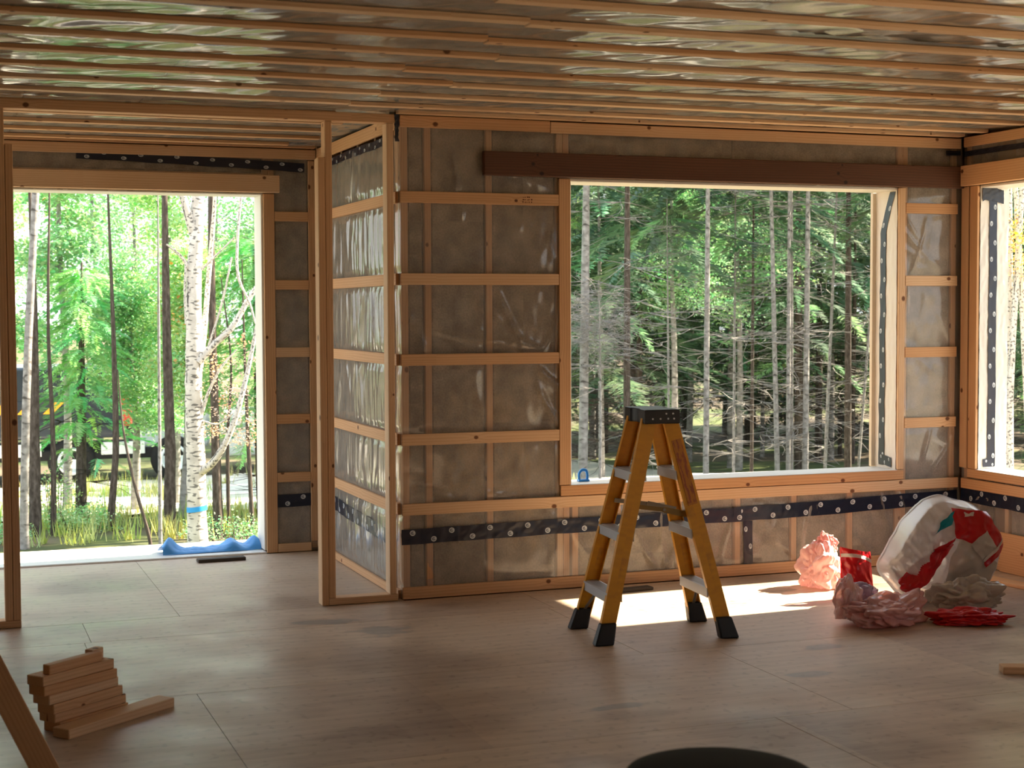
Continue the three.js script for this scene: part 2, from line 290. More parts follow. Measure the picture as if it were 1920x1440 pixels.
// ---------------------------------------------------------------- right wall
const wr = wall('wall_right', 'stud wall with plastic sheet, wood straps and side window opening', [XR, 0, 0], -Math.PI / 2);
const RW = [[0.165, 0.97, 0.603, 2.385], [4.6, 6.6, 0.3, 2.385]];
{
  const L = 11;
  polySheet(wr, 0.0, 3.6, 0.004, 2.698, [RW[0]], pins([[0.6, 0.61]]), { creases: 40, angle: 1.5, spread: 1, amp: 0.008, billow: 0.014, fx: 6, fy: 3, gather: 0.004 });
  polySheet(wr, 3.6, L, 0.004, 2.698, RW.slice(1), pins(), { creases: 0, angle: 1.5, spread: 1, amp: 0.008, billow: 0.014, fx: 6, fy: 3, gather: 0.004 }, poly, 0.05);
  addSheath(wr, -0.23, L, -0.2, 2.86, RW);
  const inHole = (x) => RW.find((h) => x > h[0] - 0.04 && x < h[1] + 0.002);
  for (let x = 0.02; x < L - 0.05; x += 0.4064) { const h = inHole(x); if (!h) { addStud(wr, x, x + 0.038, 0.02, 2.69); addBatt(wr, x + 0.038, Math.min(L, inHole(x + 0.4064) ? inHole(x + 0.4064)[0] : x + 0.4064), 0.03, 2.66); } else { addStud(wr, x, x + 0.038, 0.02, h[2] - 0.01); addBatt(wr, x + 0.038, x + 0.4064, 0.03, h[2] - 0.01); addBatt(wr, x + 0.038, x + 0.4064, 2.53, 2.66); } }
  for (const h of RW) {
    if (h[2] > 0.5) mesh('strap', board(h[0] - 0.08, h[1] + 0.08, 0.549, 0.603, -0.019, 0, 0.002), wood[2], wr);
    mesh('strap', board(h[1], h[1] + 0.064, 0.61, 2.385, -0.019, 0, 0.002), wood[2], wr);
  }
  addStrap(wr, 0.003, 0.076, 0.606, 2.386, wood[1]); addStrap(wr, 0.09, 0.165, 0.606, 2.386, wood[2]);
  const head = mesh('lintel_plank', board(0.0405, 3.2, 2.388, 2.516, 0.0005, 0.038, 0.003), wood[2], wr); head.userData.label = 'pale new plank over the side window';
  addStrap(wr, 0.021, 3.6, STRAPS[4] - SW, STRAPS[4], wood[2]);
  addStrap(wr, 0.021, 3.6, 2.636, 2.698, wood[2]); addStrap(wr, 0.021, 3.6, 0.004, 0.07, wood[1]);
  for (const y of STRAPS.slice(0, 4)) { addStrap(wr, 1.04, 3.6, y - SW, y); addStrap(wr, 3.61, 4.52, y - SW, y); addStrap(wr, 6.67, 10.9, y - SW, y); }
  addStrap(wr, 3.605, L, 2.636, 2.698, wood[0]); addStrap(wr, 3.605, L, 0.004, 0.07, wood[0]);
  addTape(wr, 0.004, 0.435, 3.4, 0.41, 0.09); addTape(wr, 0.02, 2.592, 1.4, 2.597, 0.034, -0.008, tapePlain);
}
const win2 = struct(new THREE.Group(), 'side window opening lined with white wrap and a strip of dotted blue tape', 'window'); win2.name = 'window_2'; win2.position.set(XR, 0, 0); win2.rotation.y = -Math.PI / 2; scene.add(win2);
{
  const [a, b, y0, y1] = RW[0], D = -0.235;
  mesh('window_sill', board(a, b, y0 - 0.018, y0 + 0.002, D, -0.001, 0.003), wrapWhite, win2);
  mesh('window_head', board(a, b, y1 - 0.014, y1 + 0.002, D, -0.02, 0.003), wrapWhite, win2);
  mesh('window_jamb', board(b - 0.012, b + 0.006, y0, y1 - 0.014, D, -0.021, 0.003), wrapWhite, win2);
  mesh('window_jamb', sheet(26, 150, (u, v) => { const z = -0.021 + u * (D + 0.021), y = y0 + 0.002 + v * (y1 - y0 - 0.016); return [a + 0.004 + 0.004 * N3(z * 34, y * 9, 13) + 0.003 * N3(z * 50, y * 26, 5), y, z]; }), wrapWhite, win2);
  mesh('seam_tape', sheet(4, 160, (u, v) => { const y = y0 + 0.02 + v * (y1 - y0 - 0.05); const z = -0.115 + 0.006 * N3(1, y * 3, 9) - (u - 0.5) * 0.058; return [a + 0.0095 + 0.002 * N3(z * 40, y * 12, 8), y, z]; }, null, (u, v) => [v * 1.55, u]), tapeMat, win2);
  mesh('seam_tape', sheet(14, 8, (u, v) => [a + 0.012 + 0.004 * N3(u * 6, v * 5, 1), y1 - 0.10 + v * 0.085 + 0.02 * N3(u * 4, 1, 2), -0.03 - u * 0.16], null, (u, v) => [u * 0.3, v]), tapePlain, win2);
  mesh('seam_tape', sheet(8, 4, (u, v) => [a + 0.012 + 0.002 * N3(u * 6, v * 5, 1), y0 + 0.016 + v * 0.05, -0.05 - u * 0.09], null, (u, v) => [u * 0.2, v]), tapeMat, win2);
}
// ---------------------------------------------------------------- entry: side wall, door wall
const XJ = 2.40, ZD = -1.95;
const wj = wall('wall_entry_side', 'bright plastic covered entry side wall with wood straps', [XJ, 0, ZD], -Math.PI / 2);
{
  const L = 1.71;
  for (const x of [0.0, 0.42, 0.83, 1.24, 1.672]) mesh('stud', board(x, x + 0.038, 0.02, 2.69, -0.164, -0.06, 0.003), anyWood(), wj);
  for (const [a, b] of [[0.0, 0.44], [0.44, 0.85], [0.85, 1.26], [1.26, 1.71]]) mesh('insulation_batt', board(a, b, 0.03, 2.6, -0.058, -0.036, 0.004), batt, wj);
  polySheet(wj, 0, 1.93, 0.004, 2.6, [], pins(), { creases: 26, angle: 1.57, spread: 0.25, amp: 0.010, billow: 0.014, fx: 8, fy: 0.9, gather: 0.010 }, poly, 0.011);
  for (const y of STRAPS) addStrap(wj, 0.001, 1.9, y - SW, y, wood[2]);
  addStrap(wj, 0.001, 1.9, 2.625, 2.70, wood[2]); addStrap(wj, 0.001, 1.9, 0.004, 0.05, wood[2]);
  addTape(wj, 0.02, 0.38, 1.75, 0.31, 0.09); addTape(wj, 0.3, 2.585, 1.7, 2.585, 0.05, -0.012);
  addSheath(wj, -0.164, 1.71, -0.2, 2.86); mesh('corner_post', board(-0.16, -0.002, 0.02, 2.85, -0.164, -0.002, 0.003), wood[1], wj);
}
const DX0 = -1.1, DX1 = 2.04, DY1 = 2.40;
const wd = wall('wall_entry_back', 'entry wall around the wide door opening with narrow strapped strip at its right', [0, 0, ZD], 0);
{
  for (const x of [2.04, 2.078, 2.352]) addStud(wd, x, x + 0.038, 0.02, 2.69);
  addBatt(wd, 2.116, 2.352, 0.03, 2.66); addBatt(wd, DX0, 2.04, DY1 + 0.13, 2.68); addBatt(wd, -1.25, DX0 - 0.08, 0.03, 2.66);
  mesh('door_lintel', board(DX0 - 0.04, 2.05, DY1, DY1 + 0.13, -0.164, -0.028, 0.003), wood[1], wd);
  for (const x of [-1.29, DX0 - 0.04, DX0 - 0.08]) addStud(wd, x, x + 0.038, 0.02, 2.69);
  addSheath(wd, -1.3, 2.634, -0.2, 2.86, [[DX0, DX1, -0.2, DY1]]);
  polySheet(wd, -1.29, 2.398, 0.004, 2.698, [[DX0, DX1, -0.01, DY1]], pins(), { creases: 26, angle: 1.6, spread: 1, amp: 0.007, billow: 0.014, fx: 7, fy: 3, gather: 0.004 }, poly, 0.016);
  for (const y of STRAPS) { addStrap(wd, 2.115, 2.342, y - SW, y, y === STRAPS[4] ? wood[1] : undefined); addStrap(wd, -1.28, DX0 - 0.08, y - SW, y); }
  addStrap(wd, 2.041, 2.113, 0.004, 2.395, wood[1]); addStrap(wd, 2.344, 2.396, 0.07, 2.62, wood[1]); addStrap(wd, DX0 - 0.078, DX0, 0.004, 2.395, wood[1]);
  addStrap(wd, 2.115, 2.342, 0.004, 0.06, wood[0]);
  addStrap(wd, -1.28, 2.396, 2.628, 2.694, wood[0]);
  const hp = mesh('lintel_plank', board(DX0 - 0.12, 2.143, 2.402, 2.515, 0.0005, 0.038, 0.003), wood[0], wd); hp.userData.label = 'wide plank above the door opening';
  addTape(wd, 2.116, 0.35, 2.394, 0.352, 0.085); addTape(wd, 0.85, 2.625, 2.32, 2.575, 0.06, -0.01); 
}
const door1 = struct(new THREE.Group(), 'wide open doorway to the trees without any door hung', 'door'); door1.name = 'door_1'; scene.add(door1);
{
  const zo = ZD - 0.25;
  mesh('door_jamb', board(DX1 - 0.014, DX1 + 0.002, 0.02, DY1 - 0.012, zo, ZD - 0.02, 0.003), wrapWhite, door1);
  mesh('door_jamb', board(DX0 - 0.002, DX0 + 0.014, 0.02, DY1 - 0.012, zo, ZD - 0.02, 0.003), wrapWhite, door1);
  mesh('door_head', board(DX0, DX1, DY1 - 0.012, DY1 + 0.002, zo, ZD - 0.02, 0.003), wrapWhite, door1);
  mesh('threshold', board(DX0, DX1, -0.1, 0.012, ZD - 0.14, ZD + 0.001, 0.004), wrapWhite, door1);
  mesh('door_sill', board(DX0, DX1, -0.13, 0.006, ZD - 0.66, ZD - 0.145, 0.004), wrapWhite, door1);
}
// plain remaining shell: rear, left, entry left, outside skins
function shell(name, label, pos, turn, L, holes) { const w = wall(name, label, pos, turn); const list = []; const xs = [0, L, ...holes.flatMap((h) => [h[0], h[1]])].sort((a, b) => a - b);
  for (let i = 0; i < xs.length - 1; i++) { const m = (xs[i] + xs[i + 1]) / 2, h = holes.find((q) => m > q[0] && m < q[1]); const a = xs[i], b = xs[i + 1]; if (b - a < 1e-3) continue; if (!h) list.push(board(a, b, -0.2, 2.86, -0.2, 0, 0.003)); else { if (h[2] > -0.19) list.push(board(a, b, -0.2, h[2], -0.2, 0, 0.003)); list.push(board(a, b, h[3], 2.86, -0.2, 0, 0.003)); } }
  mesh('wall_panel', merge(list), batt, w); for (let x = 0.1; x < L; x += 0.61) { const h = holes.find((q) => x > q[0] - 0.05 && x < q[1]); if (!h) mesh('strap', board(x, x + 0.064, 0, 2.7, 0.0005, 0.02, 0.002), anyWood(), w); } return w; }
shell('wall_left', 'plain insulated wall far to the left', [-3.2, 0, 11], Math.PI / 2, 11, []);
shell('wall_rear', 'plain insulated wall behind the viewer', [6.113, 0, 11], Math.PI, 9.32, []);
shell('wall_entry_left', 'plain entry wall', [-1.3, 0, -0.1], Math.PI / 2, 1.85, [[0.06, 1.8, 0.02, 2.62]]);
shell('wall_back_left', 'plain wall left of the entry', [-3.2, 0, 0], 0, 1.9, []);

// ---------------------------------------------------------------- ceiling
const ceil = struct(new THREE.Group(), 'plastic sheeted ceiling with long parallel wood straps', 'ceiling'); ceil.name = 'ceiling'; scene.add(ceil);
{
  const CH = 2.7, zs = [];
  for (let k = -5; k < 27; k++) zs.push(0.30 + k * 0.4055);
  const pin = (z, off) => { let d = 1; for (const q of zs) { const c = q - 0.032 + off; d = Math.min(d, Math.abs(z - c)); } return smooth(0.025, 0.11, d); };
  const f = (x, z, sd) => {
    const p = pin(z, x < 2.3 ? 0.045 : 0);
    const d1 = N3(x * 2.2 - z * 3.6, z * 2.2 + x * 0.5, sd), d2 = N3(x * 5 - z * 5.5, z * 3.5 + x * 0.8, sd + 3);
    return CH + Math.max(0.004, 0.0215 - p * (0.002 + 0.010 * N3(x * 0.9, z * 2.2, sd) + 0.007 * (1 - Math.abs(d1) * 2.4) + 0.007 * (1 - Math.abs(d2) * 2.4)));
  };
  const strip = (x0, x1, z0, z1, r) => { const nu = Math.round((x1 - x0) / r), nv = Math.round((z1 - z0) / r); const g = sheet(nu, nv, (u, v) => { const x = x0 + u * (x1 - x0), z = z0 + v * (z1 - z0); return [x, f(x, z, 4), z]; }); mesh('vapour_barrier', g, poly, ceil); };
  strip(-1.4, 6.2, -1.95, 4.6, 0.024); strip(-3.2, 6.2, 4.6, 11, 0.08); strip(-3.2, -1.4, 0, 4.6, 0.08);
  for (let x = -3.2; x < 6.2; x += 0.61) mesh('insulation_batt', board(x, x + 0.60, CH + 0.045, CH + 0.15, x > -1.4 && x < 2.3 ? -2.1 : -0.16, 11, 0.02), batt, ceil);
  mesh('roof_deck', merge([board(-3.5, 6.4, CH + 0.16, CH + 0.26, -0.25, 11.3, 0.01), board(-1.5, 2.66, CH + 0.16, CH + 0.26, -2.25, -0.25, 0.01)]), sheathing, ceil);
  for (const z of zs) {
    if (z > 10.9) continue;
    const near = z - SW;
    if (z < 0) { if (z > -1.9) mesh('strap', board(-1.3, 2.30 + rr(-0.25, 0.05), CH, CH + 0.019, near - 0.02, z - 0.02, 0.002), anyWood(), ceil); continue; }
    const j = 2.15 + rr(-0.5, 0.35);
    mesh('strap', board(-3.18, j, CH, CH + 0.019, near + 0.045, z + 0.045, 0.002), anyWood(), ceil);
    mesh('strap', board(j + 0.015, rr(6.03, 6.1), CH, CH + 0.019, near, z, 0.002), anyWood(), ceil);
  }
  mesh('strap', board(2.39, 6.09, CH - 0.001, CH + 0.018, 0.002, 0.066, 0.002), wood[0], ceil);
  mesh('strap', board(-1.28, 2.38, CH - 0.001, CH + 0.018, -1.946, -1.88, 0.002), wood[2], ceil);
  const t = sheet(160, 4, (u, v) => [3.2 + u * 2.9, CH + 0.004 - 0.003 * N3(u * 40, v * 3, 2), 2.83 + 0.012 * N3(u * 9, 1, 2) + v * 0.045], null, (u, v) => [u * 4, v]);
  mesh('seam_tape', t, tapePlain, ceil);
}
// ---------------------------------------------------------------- framed partition between room and entry
const part = wall('wall_partition', 'open stud partition frame between room and entry', [0, 0, 0], 0);
{
  const z0 = -0.089, z1 = 0;
  mesh('top_plate', board(-1.28, 2.385, 2.650, 2.6985, z0, z1, 0.003), wood[1], part);
  mesh('bottom_plate', board(1.99, 2.385, 0.001, 0.039, z0, z1, 0.003), wood[0], part);
  mesh('bottom_plate', board(-1.28, 0.376, 0.001, 0.039, z0, z1, 0.003), wood[1], part);
  const st = (a, b, y0, y1, m) => mesh('stud', board(a, b, y0, y1, z0, z1, 0.003), m ?? anyWood(), part);
  st(0.298, 0.336, 0.04, 2.649, wood[1]); st(0.3375, 0.376, 0.04, 2.47, wood[1]);
  st(1.9905, 2.029, 0.04, 2.649, wood[1]); st(1.952, 1.990, 0.001, 2.45, wood[1]);
  st(2.338, 2.376, 0.04, 2.649, wood[0]);
  for (const x of [-0.1, -0.5, -0.9, -1.26]) st(x, x + 0.038, 0.04, 2.649);
  const tg = sheet(6, 24, (u, v) => [2.383 + u * 0.024 + 0.006 * N3(u * 2, v * 8, 3), 2.55 + v * 0.15, 0.004 + 0.004 * N3(u * 5, v * 9, 1)]);
  mesh('tape_scrap', tg, tapePlain, part);
}
// ---------------------------------------------------------------- step ladder
{
  const L = group('step_ladder', [3.328, 0, 1.298], -0.1);
  tag(L, 'yellow fibreglass double sided step ladder with black cap and feet', 'ladder');
  const fib = new THREE.MeshPhysicalMaterial({ roughness: 0.42, map: dataTex(256, 512, (u, v) => { const scuff = smooth(0.12, 0.5, fbm(u * 3, v * 9, 2, 5)), d = N3(u * 4, v * 60, 5) * 8; return [232 + d - scuff * 34, 164 + d - scuff * 30, 28 + scuff * 16]; }, true, [1.7, 0.9]) });
  const alu = new THREE.MeshStandardMaterial({ color: 0xc9ccd0, metalness: 0.35, roughness: 0.4 });
  const blk = new THREE.MeshPhysicalMaterial({ color: 0x17181a, roughness: 0.48 });
  const steel = new THREE.MeshStandardMaterial({ color: 0x8a8478, metalness: 0.8, roughness: 0.45 });
  const dirty = new THREE.MeshStandardMaterial({ color: 0x8f7440, metalness: 0.3, roughness: 0.6 });
  // four C-channel rails from a foot to the cap
  const foot = (sx, sz) => V3(sx * 0.312, 0.03, sz * 0.212), top = (sx, sz) => V3(sx * 0.052, 1.09, sz * 0.118);
  const at = (sx, sz, y) => { const a = foot(sx, sz), b = top(sx, sz), t = (y - a.y) / (b.y - a.y); return a.lerp(b, t); };
  for (const sx of [-1, 1]) for (const sz of [-1, 1]) {
    const a = foot(sx, sz), b = top(sx, sz), d = b.clone().sub(a), len = d.length();
    const s = new THREE.Shape(); const w = 0.037, dpt = 0.027 * -sz, t = 0.004 * -sz; // web outside, flanges inwards
    s.moveTo(-w, 0); s.lineTo(w, 0); s.lineTo(w, dpt); s.lineTo(w - 0.0045, dpt); s.lineTo(w - 0.0045, t); s.lineTo(-w + 0.0045, t); s.lineTo(-w + 0.0045, dpt); s.lineTo(-w, dpt); s.closePath();
    const g = new THREE.ExtrudeGeometry(s, { depth: len, bevelEnabled: false, steps: 8 });
    const yA = d.clone().normalize(), zA = V3(0, 0, 1).addScaledVector(yA, -yA.z).normalize(), xA = V3().crossVectors(zA, yA).negate().normalize();
    g.applyMatrix4(new THREE.Matrix4().makeBasis(xA, zA, yA)); if (new THREE.Matrix4().makeBasis(xA, zA, yA).determinant() < 0) { const ix = g.index; if (ix) for (let i = 0; i < ix.count; i += 3) { const q = ix.getX(i); ix.setX(i, ix.getX(i + 1)); ix.setX(i + 1, q); } }
    g.translate(a.x, a.y, a.z); g.computeVertexNormals();
    mesh('rail', g, fib, L);
    // rubber boot
    const f = new RoundedBoxGeometry(0.088, 0.105, 0.048, 2, 0.008); const p = f.attributes.position;
    for (let i = 0; i < p.count; i++) { const k = (0.0525 - p.getY(i)) / 0.105; p.setXYZ(i, p.getX(i) * (0.92 + 0.2 * k) + (0.05 - p.getY(i)) * sx * 0.26, p.getY(i), p.getZ(i) * (0.9 + 0.25 * k) + (0.05 - p.getY(i)) * sz * 0.09); }
    f.translate(a.x - sx * 0.014, 0.0535, a.z - sz * 0.012); f.computeVertexNormals(); mesh('rubber_foot', f, blk, L);
  }
  // treads: aluminium channels with ribs
  for (const sx of [-1, 1]) for (const y of [0.245, 0.535, 0.825]) {
    const A = at(sx, -1, y), B = at(sx, 1, y), l = B.z - A.z - 0.012, parts = [board(-0.037, 0.037, -0.003, 0.003, -l / 2, l / 2, 0.001)];
    for (const e of [-1, 1]) parts.push(board(e * 0.037 - 0.003, e * 0.037 + 0.003, -0.045, 0.002, -l / 2, l / 2, 0.001));
    for (let k = -3; k <= 3; k++) parts.push(board(k * 0.009 - 0.002, k * 0.009 + 0.002, 0.003, 0.006, -l / 2, l / 2, 0.0008));
    const g = merge(parts); g.translate(A.x, y, 0); mesh('tread', g, alu, L);
  }
  // braces under the lowest treads
  for (const sx of [-1, 1]) for (const sz of [-1, 1]) { const a = at(sx, sz, 0.1), b = at(sx, sz, 0.21); mesh('brace', bar([a.x, a.y, a.z - sz * 0.02], [b.x, b.y, b.z - sz * 0.13], 0.016, 0.003), steel, L); }
  // spreaders, two hinged links each
  for (const sz of [-1, 1]) {
    const a = at(-1, sz, 0.66), b = at(1, sz, 0.60), zz = a.z - sz * 0.035, m = [0.02, 0.635, zz];
    const sp = mesh('spreader', merge([bar([a.x, a.y, zz], m, 0.022, 0.004), bar(m, [b.x, b.y, zz], 0.03, 0.004)]), sz > 0 ? dirty : steel, L);
    mesh('hinge_pin', new THREE.CylinderGeometry(0.008, 0.008, 0.014, 10).rotateX(Math.PI / 2).translate(...m), steel, sp);
  }
  // worn sticker on the near right rail
  { const a = at(1, 1, 0.66), b = at(1, 1, 0.98); const st = mesh('worn_label', bar([a.x, a.y, a.z + 0.0015], [b.x, b.y, b.z + 0.0015], 0.05, 0.002), new THREE.MeshStandardMaterial({ roughness: 0.7, map: dataTex(128, 128, (u, v) => { const n = smooth(-0.05, 0.15, fbm(u * 6, v * 9, 3, 4)); return [206 - n * 34, 140 - n * 40, 64 + n * 6]; }, true, [3, 8]) }), L); st.userData.label = 'worn reddish sticker'; }
  // moulded top cap
  const s = new THREE.Shape(); s.moveTo(-0.085, -0.145); s.lineTo(0.085, -0.145); s.lineTo(0.085, -0.07); s.quadraticCurveTo(0.066, -0.05, 0.066, 0); s.quadraticCurveTo(0.066, 0.05, 0.085, 0.07); s.lineTo(0.085, 0.145); s.lineTo(-0.085, 0.145); s.lineTo(-0.085, 0.07); s.quadraticCurveTo(-0.066, 0.05, -0.066, 0); s.quadraticCurveTo(-0.066, -0.05, -0.085, -0.07); s.closePath();
  const cap = new THREE.ExtrudeGeometry(s, { depth: 0.058, bevelEnabled: true, bevelSize: 0.006, bevelThickness: 0.006, bevelSegments: 2 }); cap.rotateX(-Math.PI / 2); cap.translate(0, 1.066, 0);
  const c = mesh('top_cap', cap, blk, L);
  for (const sz of [-1, 1]) for (const [x, y] of [[-0.05, 1.085], [-0.01, 1.085], [0.03, 1.085], [0.06, 1.085], [0.02, 1.11], [0.055, 1.11]]) mesh('rivet', new THREE.CylinderGeometry(0.0045, 0.0045, 0.004, 8).rotateX(Math.PI / 2).translate(x, y, sz * 0.152), alu, c);
}
// ---------------------------------------------------------------- plastic bags
const film = (c, tr, rough = 0.28) => new THREE.MeshPhysicalMaterial({ color: c, transmission: tr, thickness: 0, roughness: rough, side: THREE.DoubleSide });
const crump = (x, y, z, s) => (1 - 2.4 * Math.abs(N3(x * 5 + s, y * 5, z * 5))) * 0.55 + (1 - 2.4 * Math.abs(N3(x * 11, y * 11 + s, z * 11))) * 0.3 + (1 - 2.4 * Math.abs(N3(x * 23, y * 23, z * 23 + s))) * 0.14;
function lump(name, mat, rx, ry, rz, amp, sd, parent, bend = 0, pos = [0, 0, 0], flat = 0.9) { // crumpled closed bag resting on y = 0
  const g = mergeVertices(new THREE.IcosahedronGeometry(1, 34).deleteAttribute('normal').deleteAttribute('uv')), p = g.attributes.position; let lo = 1e9, k0;
  for (let i = 0; i < p.count; i++) { let x = p.getX(i), y = p.getY(i), z = p.getZ(i); const k = 1 + 0.30 * N3(x * 1.3 + sd, y * 1.3, z * 1.3) + amp * (1.1 * Math.abs(N3(x * 2.1 + sd, y * 2.4, z * 2.1)) - 0.25) + 0.055 * (1 - 2.2 * Math.abs(N3(x * 4.6 + sd, y * 3.2, z * 4.6))) + 0.022 * (1 - 2.2 * Math.abs(N3(x * 9.5, y * 7 + sd, z * 9.5))); k0 = 0; x *= rx * k; y *= ry * k; z *= rz * k; y += bend * x * x; p.setXYZ(i, x, y, z); }
  for (let i = 0; i < p.count; i++) { const y = p.getY(i); if (y < -ry * 0.55) p.setY(i, -ry * 0.55 + (y + ry * 0.55) * (1 - flat)); lo = Math.min(lo, p.getY(i)); }
  g.translate(pos[0], pos[1] - lo, pos[2]); g.computeVertexNormals(); return mesh(name, g, mat, parent);
}
{
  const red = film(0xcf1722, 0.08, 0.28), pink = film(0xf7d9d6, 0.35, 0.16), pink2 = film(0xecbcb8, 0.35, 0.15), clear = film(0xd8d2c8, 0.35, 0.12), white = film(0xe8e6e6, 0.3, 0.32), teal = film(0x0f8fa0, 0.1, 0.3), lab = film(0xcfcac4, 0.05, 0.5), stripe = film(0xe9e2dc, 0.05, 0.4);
  // big opened bag: a leaning dome of film with printed panels welded to it
  const e1 = V3(0.938, 0, 0.347), e3 = V3(-0.347, 0, 0.938), C = V3(5.15, 0.30, 1.12);
  const B = group('insulation_bag', [C.x, 0, C.z]); tag(B, 'large opened white plastic insulation bag with red print and label', 'bag');
  const cont = [[-0.335, -0.11], [-0.275, 0.02], [-0.225, 0.115], [-0.165, 0.195], [-0.085, 0.268], [0.0, 0.296], [0.09, 0.27], [0.17, 0.25], [0.25, 0.19], [0.32, 0.09], [0.345, 0.02], [0.31, -0.08], [0.27, -0.18], [0.21, -0.27], [0.1, -0.295], [-0.05, -0.295], [-0.18, -0.29], [-0.27, -0.2]];
  const rim = new THREE.CatmullRomCurve3(cont.map(([a, b]) => V3(a, b, 0)), true);
  const dep = (a, b) => { // how far the film stands towards the camera side at (a, b): pouch with a sunken mouth
    const q = clamp(1 - (a * a) / 0.118 - (b * b) / 0.096), mouth = Math.exp(-(((a + 0.02 + (b) * 0.35) / 0.085) ** 2)) * smooth(0.2, -0.05, b);
    return 0.24 * Math.sqrt(q) - 0.10 * mouth * q + 0.040 * crump(a * 0.9, b * 0.9, 0.2, 3) + 0.02 * smooth(0.02, -0.12, a) * (1 - 2.2 * Math.abs(N3((a + b * 0.6) * 16, (b - a * 0.5) * 3, 4)));
  };
  const P = (a, b, o = 0) => { const d = dep(a, b) + o; return [e1.x * a + e3.x * d, C.y + b, e1.z * a + e3.z * d]; };
  const disc = (back) => sheet(140, 60, (u, v) => { const r = rim.getPoint(u), k = Math.pow(v, 0.8), a = r.x * k, b = r.y * k; const q = clamp(1 - v * v); const d = back ? -0.2 * Math.sqrt(q) + 0.03 * crump(a * 1.3, b * 1.3, 2.2, 5) : dep(a, b) * smooth(1.0, 0.9, v) + 0.0; const y = Math.max(0.004, C.y + b); return [e1.x * a + e3.x * d, y, e1.z * a + e3.z * d]; }, back ? null : (u, v) => { const r = rim.getPoint(u), k = Math.pow(v, 0.8), a = r.x * k + 0.045, b = r.y * k + 0.075, al = a * 0.66 + b * 0.75, ac = -a * 0.75 + b * 0.66; return (al / 0.2) ** 2 + (ac / 0.075) ** 2 < 1 + 0.3 * Math.sin(u * 40); });
  mesh('back_film', disc(true), white, B); mesh('front_film', disc(false), white, B);
  const patch = (name, mat, c, o = 0.006, n = 22, parent = B) => mesh(name, sheet(n, n, (u, v) => { const [p, q, r, s] = c; const a = (p[0] * (1 - u) + q[0] * u) * (1 - v) + (s[0] * (1 - u) + r[0] * u) * v, b = (p[1] * (1 - u) + q[1] * u) * (1 - v) + (s[1] * (1 - u) + r[1] * u) * v; return P(a + 0.012 * N3(u * 2 + p[0] * 9, v * 2, 1), b + 0.012 * N3(u * 2, v * 2 + p[1] * 9, 6), o + 0.005 * N3(a * 30, b * 30, 4)); }), mat, parent);
  // frontal layout in metres about the bag centre
  patch('shade_grey_pouch', clear, [[-0.03, -0.27], [0.2, -0.26], [0.28, -0.06], [0.06, 0.10]], 0.012);  // greyer film patch: shade on the lower front of the bag put into its colour
  const panel = patch('red_panel', red, [[0.03, 0.09], [0.15, 0.05], [0.24, 0.215], [0.02, 0.245]], 0.014);
  patch('red_panel', red, [[0.13, 0.07], [0.26, -0.02], [0.33, 0.07], [0.235, 0.215]], 0.016);
  patch('teal_patch', teal, [[-0.075, 0.10], [0.015, 0.165], [0.03, 0.235], [-0.04, 0.165]], 0.018);
  patch('paper_label', lab, [[0.18, -0.03], [0.265, 0.035], [0.205, 0.125], [0.10, 0.06]], 0.024);
  patch('white_stripe', stripe, [[0.19, -0.045], [0.325, 0.058], [0.325, 0.075], [0.185, -0.03]], 0.026);
  patch('red_band', red, [[0.20, -0.08], [0.33, 0.02], [0.33, 0.056], [0.19, -0.045]], 0.024);
  patch('white_stripe', stripe, [[0.085, 0.205], [0.15, 0.205], [0.15, 0.217], [0.09, 0.22]], 0.022);
  // red flap hanging out of the mouth
  const flap = sheet(30, 16, (u, v) => { const a = -0.265 + u * 0.30 + 0.02 * N3(u * 3, v * 2, 1), b = -0.165 + 0.235 * Math.pow(u, 1.5) + (v - 0.5) * (0.05 + 0.10 * Math.sin(Math.PI * Math.pow(u, 0.8))), d = 0.2 + 0.03 * Math.sin(u * 5 + v * 3) + 0.035 * crump(a * 2, b * 2, 1, 8); return [e1.x * a + e3.x * d, C.y + b, e1.z * a + e3.z * d]; });
  mesh('red_flap', flap, red, B);
  // left red sleeve with a white stripe
  const R = group('red_bag', [4.78, 0, 0.90]); tag(R, 'small red plastic bag with white stripe left of the big bag', 'bag');
  const rb = sheet(26, 26, (u, v) => { const a = -0.085 + 0.17 * u, b = 0.30 * (1 - v), d = 0.05 * Math.sin(Math.PI * u) + 0.02 * crump(a * 3, b * 2, 1, 5) + v * 0.05; return [e1.x * a + e3.x * d - b * 0.06, Math.max(0.004, b - 0.03 * u), e1.z * a + e3.z * d]; });
  mesh('front_film', rb, red, R);
  mesh('back_film', sheet(20, 20, (u, v) => { const a = -0.085 + 0.17 * u, b = 0.29 * (1 - v), d = -0.05 * Math.sin(Math.PI * u) + 0.02 * crump(a * 3, b * 2, 4, 5) - v * 0.02; return [e1.x * a + e3.x * d - b * 0.06, Math.max(0.004, b - 0.03 * u), e1.z * a + e3.z * d]; }), red, R);
  mesh('white_stripe', sheet(26, 4, (u, v) => { const a = -0.085 + 0.17 * u, b = 0.262 - v * 0.02 + 0.03 * Math.sin(u * 2.6) - 0.02 * u, d = 0.05 * Math.sin(Math.PI * u) + 0.02 * crump(a * 3, b * 2, 1, 5) + (1 - b / 0.3) * 0.05 + 0.006; return [e1.x * a + e3.x * d - b * 0.06, b - 0.03 * u, e1.z * a + e3.z * d]; }), stripe, R);
  // pink crumpled bag in the sun
  const K = group('pink_bag', [4.80, 0, 0.50]); tag(K, 'sunlit pale pink crumpled bag nearest the wall', 'bag'); lump('crumpled_film', pink, 0.12, 0.16, 0.11, 0.42, 2.1, K); lump('loose_tail', pink2, 0.06, 0.07, 0.05, 0.45, 7.4, K, 0, [0.045, 0.2, -0.02]);
